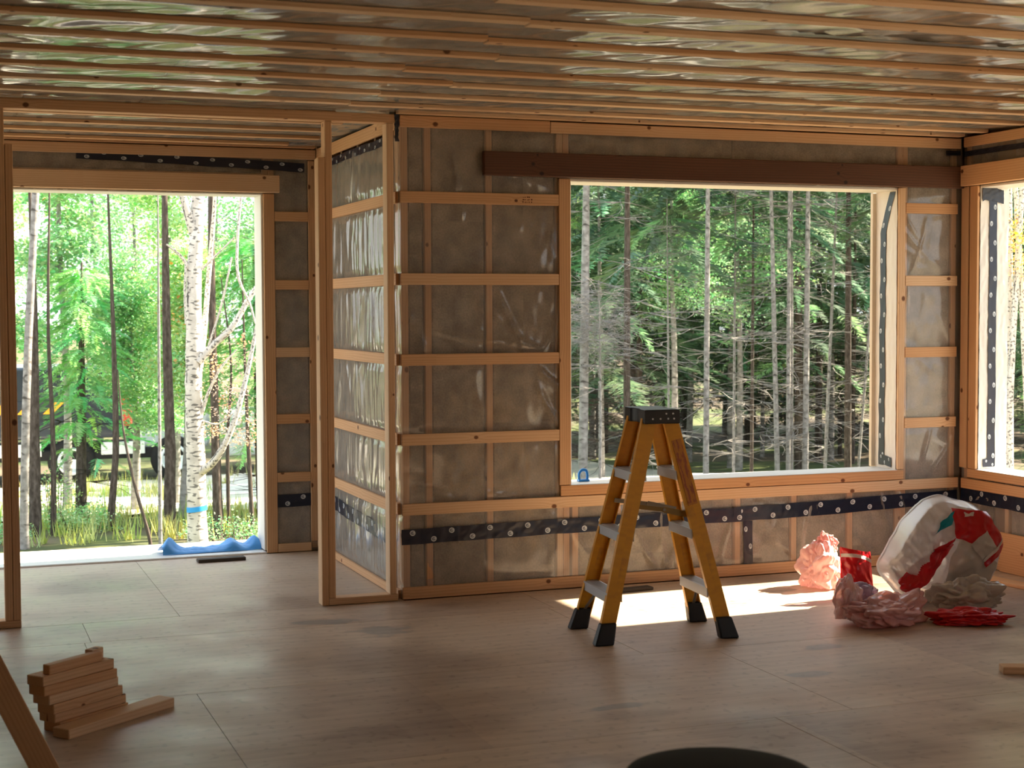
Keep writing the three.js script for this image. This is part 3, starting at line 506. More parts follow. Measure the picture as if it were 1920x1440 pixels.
  // long pink bag lying in front
  const F = group('pink_bag', [4.56, 0, 1.52], 0.42); tag(F, 'long dusty pink crumpled bag lying in front of the pile', 'bag'); lump('crumpled_film', pink2, 0.27, 0.085, 0.13, 0.45, 4.7, F, 0.5); lump('loose_tail', pink, 0.08, 0.13, 0.06, 0.45, 9.2, F, 0, [-0.17, 0.03, -0.13]);
  lump('loose_tail', film(0xcbb8cf, 0.4, 0.18), 0.13, 0.085, 0.06, 0.35, 12.2, F, 0, [0.0, 0.04, -0.15]);
  // grey clear bag and red bag to its right
  const G = group('clear_bag', [5.09, 0, 1.49], -0.45); tag(G, 'greyish clear crumpled bag at the right end of the pile', 'bag'); lump('crumpled_film', clear, 0.165, 0.10, 0.09, 0.5, 6.1, G, 0.2, [-0.02, 0.03, 0]);
  const D = group('red_bag', [4.93, 0, 1.69], -0.4); tag(D, 'flat red plastic bag under the clear bag', 'bag'); lump('crumpled_film', red, 0.18, 0.05, 0.075, 0.45, 3.3, D, 0.1);
}
// ---------------------------------------------------------------- lumber lying about
{
  const ang = 0.675, S = [0.438, 2.262];
  const axis = [Math.cos(ang), -Math.sin(ang)], nb = [-Math.sin(ang), -Math.cos(ang)];
  const place = (m, a, n, y, tw = 0) => { m.position.set(S[0] + axis[0] * a + nb[0] * n, y, S[1] + axis[1] * a + nb[1] * n); m.rotation.y = ang + tw; };
  const block = (l, w, t, label, a, n, y, tw) => { const m = mesh('lumber_block', board(-l / 2, l / 2, 0, t, -w / 2, w / 2, 0.003), anyWood()); place(m, a, n, y, tw); tag(m, label, 'lumber', 'offcut stack on the floor'); return m; };
  block(0.57, 0.089, 0.038, 'longest lumber offcut on the floor in front of the stack', 0.285, 0.046, 0.0005, 0);
  const names = ['bottom offcut of the lumber stack', 'second offcut from the bottom of the lumber stack', 'third offcut from the bottom of the lumber stack', 'fourth offcut from the bottom of the lumber stack', 'fifth offcut from the bottom of the lumber stack', 'sixth offcut from the bottom, wide and jutting left'];
  const jit = [[0.235, 0.02], [0.225, -0.02], [0.205, 0.015], [0.19, 0.02], [0.17, -0.03], [0.165, 0.0]];
  for (let i = 0; i < 6; i++) block(0.37, 0.089, 0.038, names[i], jit[i][0], 0.152 + (i % 2) * 0.008, 0.0005 + i * 0.0384, jit[i][1]);
  block(0.28, 0.038, 0.038, 'narrow offcut on top of the lumber stack', 0.155, 0.14, 0.0005 + 6 * 0.0384, 0.03);
  block(0.07, 0.038, 0.045, 'tiny block at the far end on top of the stack', 0.30, 0.175, 0.0005 + 6 * 0.0384, 0.1);
  // plank leaning at the left edge of the picture
  const lp = mesh('lumber_plank', bar([0.33, 0.012, 2.74], [-0.42, 1.62, 2.52], 0.089, 0.038), wood[2]); tag(lp, 'pale plank propped at a slant at the left edge', 'lumber');
  const sh = group('sawhorse', [-0.52, 0, 2.52], Math.PI / 2); tag(sh, 'wooden sawhorse that the slanting plank leans on', 'sawhorse');
  mesh('top_beam', board(-0.5, 0.5, 0.78, 0.869, -0.019, 0.019, 0.003), wood[1], sh);
  for (const sx of [-1, 1]) for (const sz of [-1, 1]) mesh('leg', bar([sx * 0.42, 0.0, sz * 0.2], [sx * 0.4, 0.8, sz * 0.04], 0.06, 0.03), wood[1], sh);
  // boards lying on the floor
  const b1 = mesh('lumber_board', board(-0.30, 0.30, 0, 0.022, -0.05, 0.05, 0.003), wood[2]); b1.position.set(5.86, 0.0005, 0.85); b1.rotation.y = Math.PI / 2 + 0.12; tag(b1, 'grey weathered board lying by the right wall', 'lumber');
  const b2 = mesh('lumber_board', board(-0.35, 0.35, 0, 0.034, -0.04, 0.04, 0.003), wood[1]); b2.position.set(4.72, 0.0005, 2.78); b2.rotation.y = -0.42; tag(b2, 'orange lumber end at the right edge of the floor', 'lumber');
  const gm = new THREE.MeshStandardMaterial({ color: 0x4b4138, roughness: 0.8 });
  const b3 = mesh('lumber_board', board(-0.155, 0.155, 0, 0.022, -0.035, 0.035, 0.003), gm); b3.position.set(1.70, 0.0005, -1.76); b3.rotation.y = 0.04; tag(b3, 'short dark board on the entry floor by the doorway', 'lumber');
  const b4 = mesh('lumber_board', board(-0.13, 0.13, 0, 0.018, -0.035, 0.035, 0.003), gm); b4.position.set(3.72, 0.0005, 0.20); b4.rotation.y = 0.1; tag(b4, 'short dark board on the floor against the wall behind the ladder', 'lumber');
  const pl = mesh('plywood_panel', board(0, 0.5, 0.002, 0.245, -0.012, 0, 0.002), wood[2]); pl.position.set(XR - 0.014, 0, 0.43); pl.rotation.y = -Math.PI / 2; tag(pl, 'low plywood panel against the foot of the right wall', 'panel');
}
// ---------------------------------------------------------------- blue tarp on the sill, blue handle, black bin
{
  const tarp = new THREE.MeshPhysicalMaterial({ color: 0x4f9fe8, roughness: 0.45, side: THREE.DoubleSide });
  const T = mesh('blue_tarp', sheet(90, 24, (u, v) => { const x = -0.33 + u * 0.66, z = -0.10 + v * 0.22; const hump = 0.07 * Math.exp(-(((x + 0.27 + (v - 0.5) * 0.08) / 0.045) ** 2)) + 0.05 * Math.exp(-(((x - 0.14) / 0.05) ** 2)) + 0.055 * Math.exp(-(((x - 0.30) / 0.04) ** 2)); const edge = Math.sin(Math.PI * v); return [x, 0.004 + (hump + 0.018) * Math.pow(edge, 0.5) + 0.016 * edge * crump(x * 1.6, z * 1.8, 0, 4), z + 0.02 * N3(x * 6, v, 3)]; }), tarp);
  T.position.set(1.69, 0.013, -2.16); T.rotation.y = 0.04; tag(T, 'crumpled blue plastic tarp on the door sill', 'tarp');
  const J = group('sprayer_handle', [3.565, 0.606, -0.14]); tag(J, 'small bright blue plastic handle on the window sill', 'handle');
  const bl = new THREE.MeshPhysicalMaterial({ color: 0x1f86dd, roughness: 0.35 });
  mesh('grip', taper([[-0.024, 0, 0, 0.008], [-0.026, 0.045, 0, 0.008], [-0.01, 0.066, 0, 0.009], [0.015, 0.066, 0, 0.009], [0.026, 0.045, 0, 0.008], [0.026, 0.002, 0, 0.008]], 20, 10), bl, J); mesh('base', new RoundedBoxGeometry(0.07, 0.012, 0.04, 2, 0.004).translate(0, 0.0065, 0), bl, J);
  const Bn = group('waste_bin', [1.585, -0.0, 5.30]); tag(Bn, 'black plastic bin with rounded lid at the bottom edge', 'bin');
  const bk = new THREE.MeshPhysicalMaterial({ color: 0x050606, roughness: 0.85 });
  mesh('bin_body', new THREE.LatheGeometry([[0.001, 0.001], [0.15, 0.001], [0.165, 0.02], [0.19, 0.56], [0.205, 0.57], [0.205, 0.585], [0.185, 0.585], [0.001, 0.57]].map((p) => new THREE.Vector2(...p)), 48), bk, Bn);
  mesh('bin_lid', new THREE.LatheGeometry([[0.212, 0.57], [0.214, 0.592], [0.205, 0.604], [0.17, 0.614], [0.1, 0.621], [0.001, 0.624]].map((p) => new THREE.Vector2(...p)), 48), bk, Bn);
}

// ---------------------------------------------------------------- outside: ground, road, vehicles, trees
const gh = (x, z) => (z > -10 ? -0.9 : z < -20 ? -1.38 : -0.9 - 0.48 * smooth(-10, -20, z)) + (z < -28 ? (-28 - z) * 0.03 : 0) + 0.05 * N3(x * 0.7, z * 0.7, 3);
{
  const gmap = dataTex(1024, 1024, (u, v) => { const x = -80 + 160 * u, z = -80 + 160 * v; const n = fbm(x * 0.9, z * 0.9, 1, 5), m = N3(x * 9, z * 9, 4), grass = smooth(-0.1, 0.15, fbm(x * 0.35, z * 0.35, 7, 3)); const yard = smooth(-6, -1, z) ; const soil = [104 + yard * 70 + n * 60 + m * 18, 92 + yard * 68 + n * 55 + m * 16, 74 + yard * 64 + n * 45 + m * 14], gr = [84 + n * 50 + m * 26, 98 + n * 50 + m * 28, 48 + n * 30 + m * 12]; return soil.map((s, i) => s + (gr[i] - s) * grass * (1 - yard * 0.85)); });
  const g = sheet(160, 160, (u, v) => { const x = -80 + 160 * u, z = -80 + 160 * v; return [x, (x > -4 && x < 7 && z > -2.7 && z < 12) ? -0.95 : gh(x, z), z]; });
  // winding: sheet() faces -y here, turn it over
  const ix = g.index; for (let i = 0; i < ix.count; i += 3) { const q = ix.getX(i); ix.setX(i, ix.getX(i + 1)); ix.setX(i + 1, q); } g.computeVertexNormals();
  const gr = struct(mesh('ground', g, new THREE.MeshStandardMaterial({ map: gmap, roughness: 1 })), 'rough earth and grass around the house', 'ground');
  const road = sheet(120, 14, (u, v) => { const x = -30 + 42 * u, z = -19.8 + v * 8.6 + 0.7 * N3(x * 0.3, 2, v * 2); return [x, gh(x, z) + 0.025 + 0.02 * N3(x * 3, z * 3, 1), z]; });
  const ir = road.index; for (let i = 0; i < ir.count; i += 3) { const q = ir.getX(i); ir.setX(i, ir.getX(i + 1)); ir.setX(i + 1, q); } road.computeVertexNormals();
  const rmap = dataTex(512, 512, (u, v) => { const n = fbm(u * 30, v * 12, 2, 4) * 60 + N3(u * 170, v * 60, 3) * 26; return [226 + n * 0.6, 220 + n * 0.6, 208 + n * 0.6]; });
  struct(mesh('gravel_road', road, new THREE.MeshStandardMaterial({ map: rmap, roughness: 1 })), 'pale sunlit gravel lane beyond the trees', 'road');
  mesh('foundation', board(-3.5, 6.4, -0.95, -0.27, -0.2, 11.3, 0.01), new THREE.MeshStandardMaterial({ color: 0x8c8a86, roughness: 0.95 })); struct(scene.children.at(-1), 'concrete foundation under the house', 'foundation');
}
// ---- vehicles half hidden by leaves
{
  const navy = new THREE.MeshPhysicalMaterial({ color: 0x16202e, roughness: 0.35, clearcoat: 0.4 }), steel = new THREE.MeshStandardMaterial({ color: 0xaab4b8, metalness: 0.5, roughness: 0.4 }), tyre = new THREE.MeshStandardMaterial({ color: 0x131313, roughness: 0.9 }), rimM = new THREE.MeshPhysicalMaterial({ color: 0xdfe8e8, roughness: 0.35 }), glass = new THREE.MeshPhysicalMaterial({ color: 0x52626c, roughness: 0.08 }), yel = new THREE.MeshPhysicalMaterial({ color: 0xf0a51c, roughness: 0.5 }), pale = new THREE.MeshPhysicalMaterial({ color: 0xd4d8d2, roughness: 0.4 }), redM = new THREE.MeshPhysicalMaterial({ color: 0xc23a2a, roughness: 0.5 });
  const wheel = (par, x, y, z, r, rim) => { const w = mesh('tyre', new THREE.TorusGeometry(r * 0.78, r * 0.23, 12, 36).translate(x, y, z), tyre, par); mesh('wheel_rim', new THREE.LatheGeometry([[rim, -0.09], [rim * 1.04, -0.04], [rim, 0.06], [rim * 0.82, 0.07], [rim * 0.8, -0.02], [0.02, -0.03]].map((p) => new THREE.Vector2(...p)), 32).rotateX(Math.PI / 2).translate(x, y, z + 0.04), rimM, w); };
  const Tk = group('work_truck', [0.9, -1.37, -20.6]); tag(Tk, 'dark work truck with orange striped board parked on the lane', 'truck');
  mesh('chassis', board(-3.2, 3.4, 0.42, 0.60, -1.0, 1.0, 0.02), tyre, Tk); mesh('side_skirt', board(1.75, 2.5, 0.50, 0.72, 1.0, 1.04, 0.01), pale, Tk); mesh('side_skirt', board(-0.7, 0.75, 0.50, 0.72, 1.0, 1.04, 0.01), pale, Tk);
  mesh('cargo_body', new RoundedBoxGeometry(5.2, 1.25, 2.1, 2, 0.06).translate(-0.4, 1.42, 0), navy, Tk);
  const cab = mesh('cab', new RoundedBoxGeometry(1.35, 1.7, 2.0, 3, 0.16).translate(3.0, 1.4, 0), steel, Tk); mesh('cab_window', board(2.6, 3.4, 1.55, 2.05, 0.99, 1.012, 0.02), glass, cab);
  mesh('tool_box', board(2.1, 2.28, 1.0, 1.5, 1.0, 1.1, 0.02), redM, Tk);
  const sb = mesh('warning_board', board(-1.9, 1.25, 1.22, 1.46, 1.06, 1.08, 0.005), navy, Tk);
  for (let i = 0; i < 7; i++) { const s = new THREE.Shape(); const x = -1.8 + i * 0.43; s.moveTo(x, 1.24); s.lineTo(x + 0.16, 1.24); s.lineTo(x + 0.36, 1.44); s.lineTo(x + 0.20, 1.44); s.closePath(); mesh('stripe', new THREE.ExtrudeGeometry(s, { depth: 0.006, bevelEnabled: false }).translate(0, 0, 1.081), yel, sb); }
  for (const x of [-1.2, 1.25, 3.0]) wheel(Tk, x, 0.40, 0.98, 0.40, 0.24);
  const Pk = group('pickup_truck', [7.6, -1.37, -21.0]); tag(Pk, 'pale pickup parked beyond the right edge of the doorway', 'truck');
  const sh = new THREE.Shape(); [[-2.6, 0.4], [2.6, 0.4], [2.65, 0.95], [1.3, 1.05], [0.75, 1.7], [-0.6, 1.72], [-0.8, 1.08], [-2.6, 1.08]].forEach((p, i) => (i ? sh.lineTo(...p) : sh.moveTo(...p))); sh.closePath();
  mesh('body', new THREE.ExtrudeGeometry(sh, { depth: 1.8, bevelEnabled: true, bevelSize: 0.05, bevelThickness: 0.05, bevelSegments: 2 }).translate(0, 0, -0.9), pale, Pk); mesh('side_window', board(-0.5, 0.7, 1.12, 1.6, 0.95, 0.965, 0.02), glass, Pk);
  for (const x of [-1.7, 1.7]) wheel(Pk, x, 0.36, 0.95, 0.36, 0.22);
}
// ---- plant kit
const barkGrey = new THREE.MeshStandardMaterial({ roughness: 0.95, map: dataTex(128, 512, (u, v) => { const n = fbm(u * 4, v * 30, 2, 4) * 70 + smooth(0.3, 0.5, N3(u * 3, v * 46, 7)) * -46; return [146 + n, 142 + n, 138 + n]; }, true, [1, 0.5]) });
const barkDark = new THREE.MeshStandardMaterial({ roughness: 1, map: dataTex(128, 512, (u, v) => { const n = fbm(u * 10, v * 22, 2, 4) * 60; return [84 + n, 74 + n, 66 + n]; }, true, [1, 0.5]) });
const barkBirch = new THREE.MeshStandardMaterial({ roughness: 0.8, map: dataTex(256, 1024, (u, v) => { const q = Math.sin(u * Math.PI * 2), w = Math.cos(u * Math.PI * 2); const n = fbm(q, v * 26, w, 4) * 50; const l = smooth(0.22, 0.34, N3(q * 1.3, v * 120, w * 1.3 + 5)) * 0.6, p = smooth(0.26, 0.36, fbm(q * 1.6, v * 22, w * 1.6 + 9, 3)) * 0.75; return [212 + n, 206 + n, 196 + n].map((c) => c * (1 - Math.max(l, p) * 0.72)); }, true, [1, 0.4]) });
const twigDark = new THREE.MeshStandardMaterial({ color: 0x3c3530, roughness: 1 });
const leafMat = new THREE.MeshPhysicalMaterial({ color: 0xffffff, transmission: 0.42, thickness: 0, roughness: 0.85, side: THREE.DoubleSide });
const needleMat = new THREE.MeshPhysicalMaterial({ color: 0xffffff, transmission: 0.2, thickness: 0, roughness: 0.9, side: THREE.DoubleSide });
function rawGeo(P) { const g = new THREE.BufferGeometry(); g.setAttribute('position', new THREE.Float32BufferAttribute(P, 3)); g.computeVertexNormals(); return g; }
function leafCluster(n, size, spread) { // n folded leaves round a twig tip
  const P = []; for (let i = 0; i < n; i++) { const c = V3(rr(-1, 1), rr(-0.6, 0.6), rr(-1, 1)).multiplyScalar(spread), q = new THREE.Quaternion().setFromEuler(new THREE.Euler(rr(-0.9, 0.9), rr(0, 6.28), rr(-0.9, 0.9))); const s = size * rr(0.65, 1.2);
    const pts = [[0, 0, 0], [0.42, 0.1, 0.45], [0, 0, 1.15], [-0.42, 0.1, 0.45]].map((p) => V3(...p).multiplyScalar(s).applyQuaternion(q).add(c)); for (const [a, b, d] of [[0, 1, 2], [0, 2, 3]]) P.push(...pts[a].toArray(), ...pts[b].toArray(), ...pts[d].toArray()); }
  return rawGeo(P);
}
function needleSpray(len, n) { // flat drooping conifer spray along +z
  const P = []; for (let i = 0; i < n; i++) { const t = (i + rnd()) / n, side = i % 2 ? 1 : -1, z = t * len, y = -0.22 * len * t * t + rr(-0.015, 0.015), l = len * rr(0.28, 0.5) * (1.05 - t * 0.75), a = rr(0.5, 0.95); const dx = side * Math.sin(a) * l, dz = Math.cos(a) * l, w = rr(0.007, 0.013), dy = rr(-0.05, 0.02); P.push(0, y, z, dx * 0.55 + w, y + dy * 0.5 + 0.004, z + dz * 0.55 - w, dx, y + dy, z + dz, 0, y, z, dx, y + dy, z + dz, dx * 0.55 - w, y + dy * 0.5 - 0.004, z + dz * 0.55 + w); }
  return rawGeo(P);
}
const leafG = [leafCluster(30, 0.052, 0.22), leafCluster(30, 0.047, 0.23), leafCluster(24, 0.062, 0.24)];
const sprayG = [needleSpray(0.75, 76), needleSpray(0.6, 64)];
const twigG = (() => { const L = []; for (let i = 0; i < 7; i++) { const a = rr(0, 6.28), e = rr(-0.3, 0.7), l = rr(0.2, 0.5); L.push(taper([[0, 0, 0, 0.0035], [Math.cos(a) * l * 0.5, e * l * 0.4, Math.sin(a) * l * 0.5, 0.0025], [Math.cos(a + 0.3) * l, e * l, Math.sin(a + 0.3) * l, 0.001]], 3, 3)); } return merge(L); })();
const col = new THREE.Color();
function cloud(name, geo, mat, list, parent) { // list of [x,y,z,scale,yaw,tilt,color]
  const m = new THREE.InstancedMesh(geo, mat, list.length), q = new THREE.Quaternion(), e = new THREE.Euler(), M = new THREE.Matrix4();
  list.forEach(([x, y, z, s, yw, ti, c], i) => { q.setFromEuler(e.set(ti, yw, 0, 'YXZ')); M.compose(V3(x, y, z), q, V3(s, s, s)); m.setMatrixAt(i, M); if (c) m.setColorAt(i, c); });
  m.name = name; m.userData.kind = 'stuff'; m.castShadow = m.receiveShadow = true; parent.add(m); return m;
}
const PAL = {
  maple: () => new THREE.Color().setHSL(rr(0.24, 0.37), rr(0.28, 0.52), rr(0.30, 0.54)),
  bright: () => new THREE.Color().setHSL(rr(0.20, 0.32), rr(0.36, 0.6), rr(0.42, 0.66)),
  autumn: () => new THREE.Color().setHSL(rr(0.04, 0.14), rr(0.6, 0.9), rr(0.38, 0.58)),
  fir: () => new THREE.Color().setHSL(rr(0.27, 0.37), rr(0.3, 0.5), rr(0.07, 0.19) + (rnd() < 0.07 ? 0.22 : 0)),  // a few sprays are lighter: sunlit flecks put into their colour
  dead: () => new THREE.Color().setHSL(rr(0.03, 0.09), rr(0.08, 0.25), rr(0.28, 0.46)),
};
function broadleaf(name, label, grp, x, z, h, r, opt = {}) { // trunk, branches, leafy crown
  const y0 = gh(x, z) - 0.05, g = group(name, [x, y0, z]); tag(g, label, 'tree', grp);
  const tr = opt.trunk ?? 0.05, lean = opt.lean ?? [rr(-0.2, 0.2), rr(-0.2, 0.2)], top = [lean[0], h, lean[1]];
  mesh('trunk', taper([[0, 0, 0, tr * 1.35], [lean[0] * 0.25 + 0.03, h * 0.3, lean[1] * 0.2, tr], [lean[0] * 0.6 - 0.03, h * 0.65, lean[1] * 0.6, tr * 0.7], [...top, tr * 0.25]], 14, 8, 0.12), opt.bark ?? barkGrey, g);
  const br = [], lv = [], crown = opt.crown ?? 0.3, nb = opt.nb ?? 12, dens = opt.dens ?? 26, pal = opt.pal ?? PAL.maple;
  for (let i = 0; i < nb; i++) { const t = crown + (1 - crown) * (i + rnd()) / nb, a = rr(0, 6.283), l = r * rr(0.6, 1.1) * Math.sqrt(Math.max(0.12, 1.08 - t)), by = h * t, bx = lean[0] * t, bz = lean[1] * t, up = rr(0.05, 0.5) * l;
    br.push(taper([[bx, by, bz, tr * 0.35 * (1.2 - t)], [bx + Math.cos(a) * l * 0.5, by + up * 0.6, bz + Math.sin(a) * l * 0.5, tr * 0.2], [bx + Math.cos(a) * l, by + up, bz + Math.sin(a) * l, 0.004]], 5, 5));
    for (let k = 0; k < dens; k++) { const s = Math.pow(rnd(), 0.6); lv.push([bx + Math.cos(a) * l * s + rr(-0.4, 0.4) * r * 0.45, by + up * s + rr(-0.3, 0.35) * r * 0.42, bz + Math.sin(a) * l * s + rr(-0.4, 0.4) * r * 0.45, rr(0.7, 1.3), rr(0, 6.28), rr(-0.5, 0.5), opt.mix && rnd() < opt.mix ? PAL.autumn() : pal()]); } }
  if (br.length) mesh('branches', merge(br), opt.bark ?? barkGrey, g).userData.kind = 'stuff';
  if (lv.length) cloud('foliage', leafG[Math.floor(rnd() * 3)], leafMat, lv, g); return g;
}
function conifer(name, label, grp, x, z, h, r, opt = {}) {
  const y0 = gh(x, z) - 0.05, g = group(name, [x, y0, z]); tag(g, label, 'tree', grp);
  const tr = opt.trunk ?? 0.06, lx = opt.lean ?? rr(-0.12, 0.12), bare = opt.bare ?? 0.3;
  mesh('trunk', taper([[0, 0, 0, tr * 1.25], [lx * 0.4, h * 0.4, 0, tr], [lx, h, 0, tr * 0.2]], 12, 8, 0.1), opt.bark ?? barkDark, g);
  const sp = [], dead = []; const n = opt.n ?? 150, step = h * (1 - bare);
  for (let i = 0; i < n; i++) { const t = Math.pow(rnd(), 0.85), y = h * bare + step * t, a = rr(0, 6.283), R = r * (1.05 - t) + 0.12, s = rnd(); sp.push([lx * y / h + Math.sin(a) * R * s, y - R * s * 0.25 + rr(-0.1, 0.1), Math.cos(a) * R * s, rr(0.8, 1.4) * (opt.size ?? 1), a + rr(-0.5, 0.5), rr(0.05, 0.5), (opt.pal ?? PAL.fir)()]); }
  for (let i = 0; i < (opt.dead ?? 26); i++) { const y = rr(0.06, bare + 0.15) * h, a = rr(0, 6.283), s = rr(0.02, 0.5) * Math.min(1, r); dead.push([lx * y / h + Math.sin(a) * s, y, Math.cos(a) * s, rr(0.8, 1.7), rr(0, 6.28), rr(-0.5, 0.5), null]); }
  if (sp.length) cloud('foliage', sprayG[Math.floor(rnd() * 2)], needleMat, sp, g); if (dead.length) cloud('dead_twigs', twigG, opt.twigMat ?? twigDark, dead, g); return g;
}
// ---- birch in the doorway
{
  const x = 2.36, z = -7, y0 = gh(x, z) - 0.05, B = group('birch_tree', [x, y0, z]); tag(B, 'white barked birch with forked limbs in the doorway', 'tree');
  const q = (px, py, pz, r) => [px - x, py - y0, pz - z, r];
  mesh('trunk', taper([q(2.37, y0 - 0.1, -7, 0.125), q(2.36, -0.55, -7, 0.098), q(2.355, 0.08, -7, 0.092), q(2.34, 0.75, -7, 0.082), q(2.35, 1.33, -7, 0.08), q(2.36, 1.9, -7, 0.074), q(2.39, 2.42, -7, 0.066), q(2.42, 2.9, -7.02, 0.058), q(2.5, 3.9, -7.1, 0.045), q(2.45, 5.4, -7.2, 0.02)], 60, 14, 0.16), barkBirch, B);
  const limbs = [
    [q(2.38, 2.3, -7, 0.045), q(2.31, 2.55, -6.98, 0.042), q(2.24, 2.8, -6.95, 0.038), q(2.05, 3.7, -6.9, 0.02)],
    [q(2.38, 0.04, -6.97, 0.05), q(2.5, 0.17, -6.8, 0.036), q(2.66, 0.5, -6.7, 0.03), q(2.78, 0.9, -6.7, 0.025), q(2.88, 1.33, -6.7, 0.02), q(2.97, 1.8, -6.7, 0.012)],
    [q(2.38, 1.13, -6.95, 0.045), q(2.55, 1.32, -6.92, 0.035), q(2.7, 1.46, -6.9, 0.032), q(2.89, 1.77, -6.9, 0.028), q(3.1, 2.05, -6.9, 0.024), q(3.5, 2.6, -6.9, 0.012)],
    [q(2.40, 0.95, -7.05, 0.03), q(2.46, 1.35, -7.1, 0.03), q(2.52, 1.96, -7.12, 0.026), q(2.57, 2.5, -7.1, 0.022), q(2.62, 3.2, -7.1, 0.012)],
    [q(2.81, 2.9, -6.8, 0.012), q(2.75, 2.31, -6.8, 0.014), q(2.755, 1.95, -6.8, 0.015), q(2.87, 1.69, -6.82, 0.011), q(2.92, 1.5, -6.82, 0.008)],
    [q(2.33, 2.0, -7, 0.03), q(2.26, 2.12, -6.97, 0.018), q(2.18, 2.2, -6.95, 0.014), q(2.09, 2.27, -6.93, 0.01)],
    [q(2.28, 2.1, -6.97, 0.015), q(2.265, 1.9, -6.96, 0.013), q(2.26, 1.7, -6.95, 0.011), q(2.26, 1.5, -6.94, 0.006)],
    [q(2.42, 2.02, -6.98, 0.012), q(2.6, 2.2, -6.95, 0.010), q(2.75, 2.35, -6.93, 0.008)],
    [q(2.45, 1.2, -6.92, 0.012), q(2.62, 1.75, -6.88, 0.012), q(2.70, 2.15, -6.85, 0.009)],
    [q(2.40, 0.6, -6.97, 0.022), q(2.48, 0.85, -6.93, 0.016), q(2.6, 1.08, -6.9, 0.012), q(2.75, 1.25, -6.9, 0.007)],
    [q(2.42, 0.55, -6.95, 0.012), q(2.55, 0.52, -6.9, 0.01), q(2.7, 0.62, -6.88, 0.006)],
  ];
  for (const l of limbs) mesh('limb', taper(l, 18, 8, 0.14), barkBirch, B);
  const tape = mesh('survey_ribbon', sheet(24, 4, (u, v) => { const a = u * Math.PI * 2, r = 0.1 + 0.003 * N3(u * 6, v * 3, 1); return [Math.cos(a) * r, 0.62 + v * 0.05 + 0.012 * Math.cos(a), Math.sin(a) * r]; }), new THREE.MeshPhysicalMaterial({ color: 0x2f9fe6, roughness: 0.5, side: THREE.DoubleSide }), B);
  tape.position.set(-0.004, 0, 0); tape.userData.label = 'blue ribbon tied round the trunk';
  const dl = []; for (let i = 0; i < 46; i++) dl.push([rr(0.12, 0.75), rr(1.25, 2.3), rr(-0.25, 0.25), rr(0.35, 0.6), rr(0, 6.28), rr(-0.6, 0.6), rnd() < 0.5 ? new THREE.Color().setHSL(rr(0.05, 0.09), rr(0.3, 0.55), rr(0.4, 0.6)) : PAL.dead()]);
  cloud('dry_leaves', leafG[0], leafMat, dl, B);
}
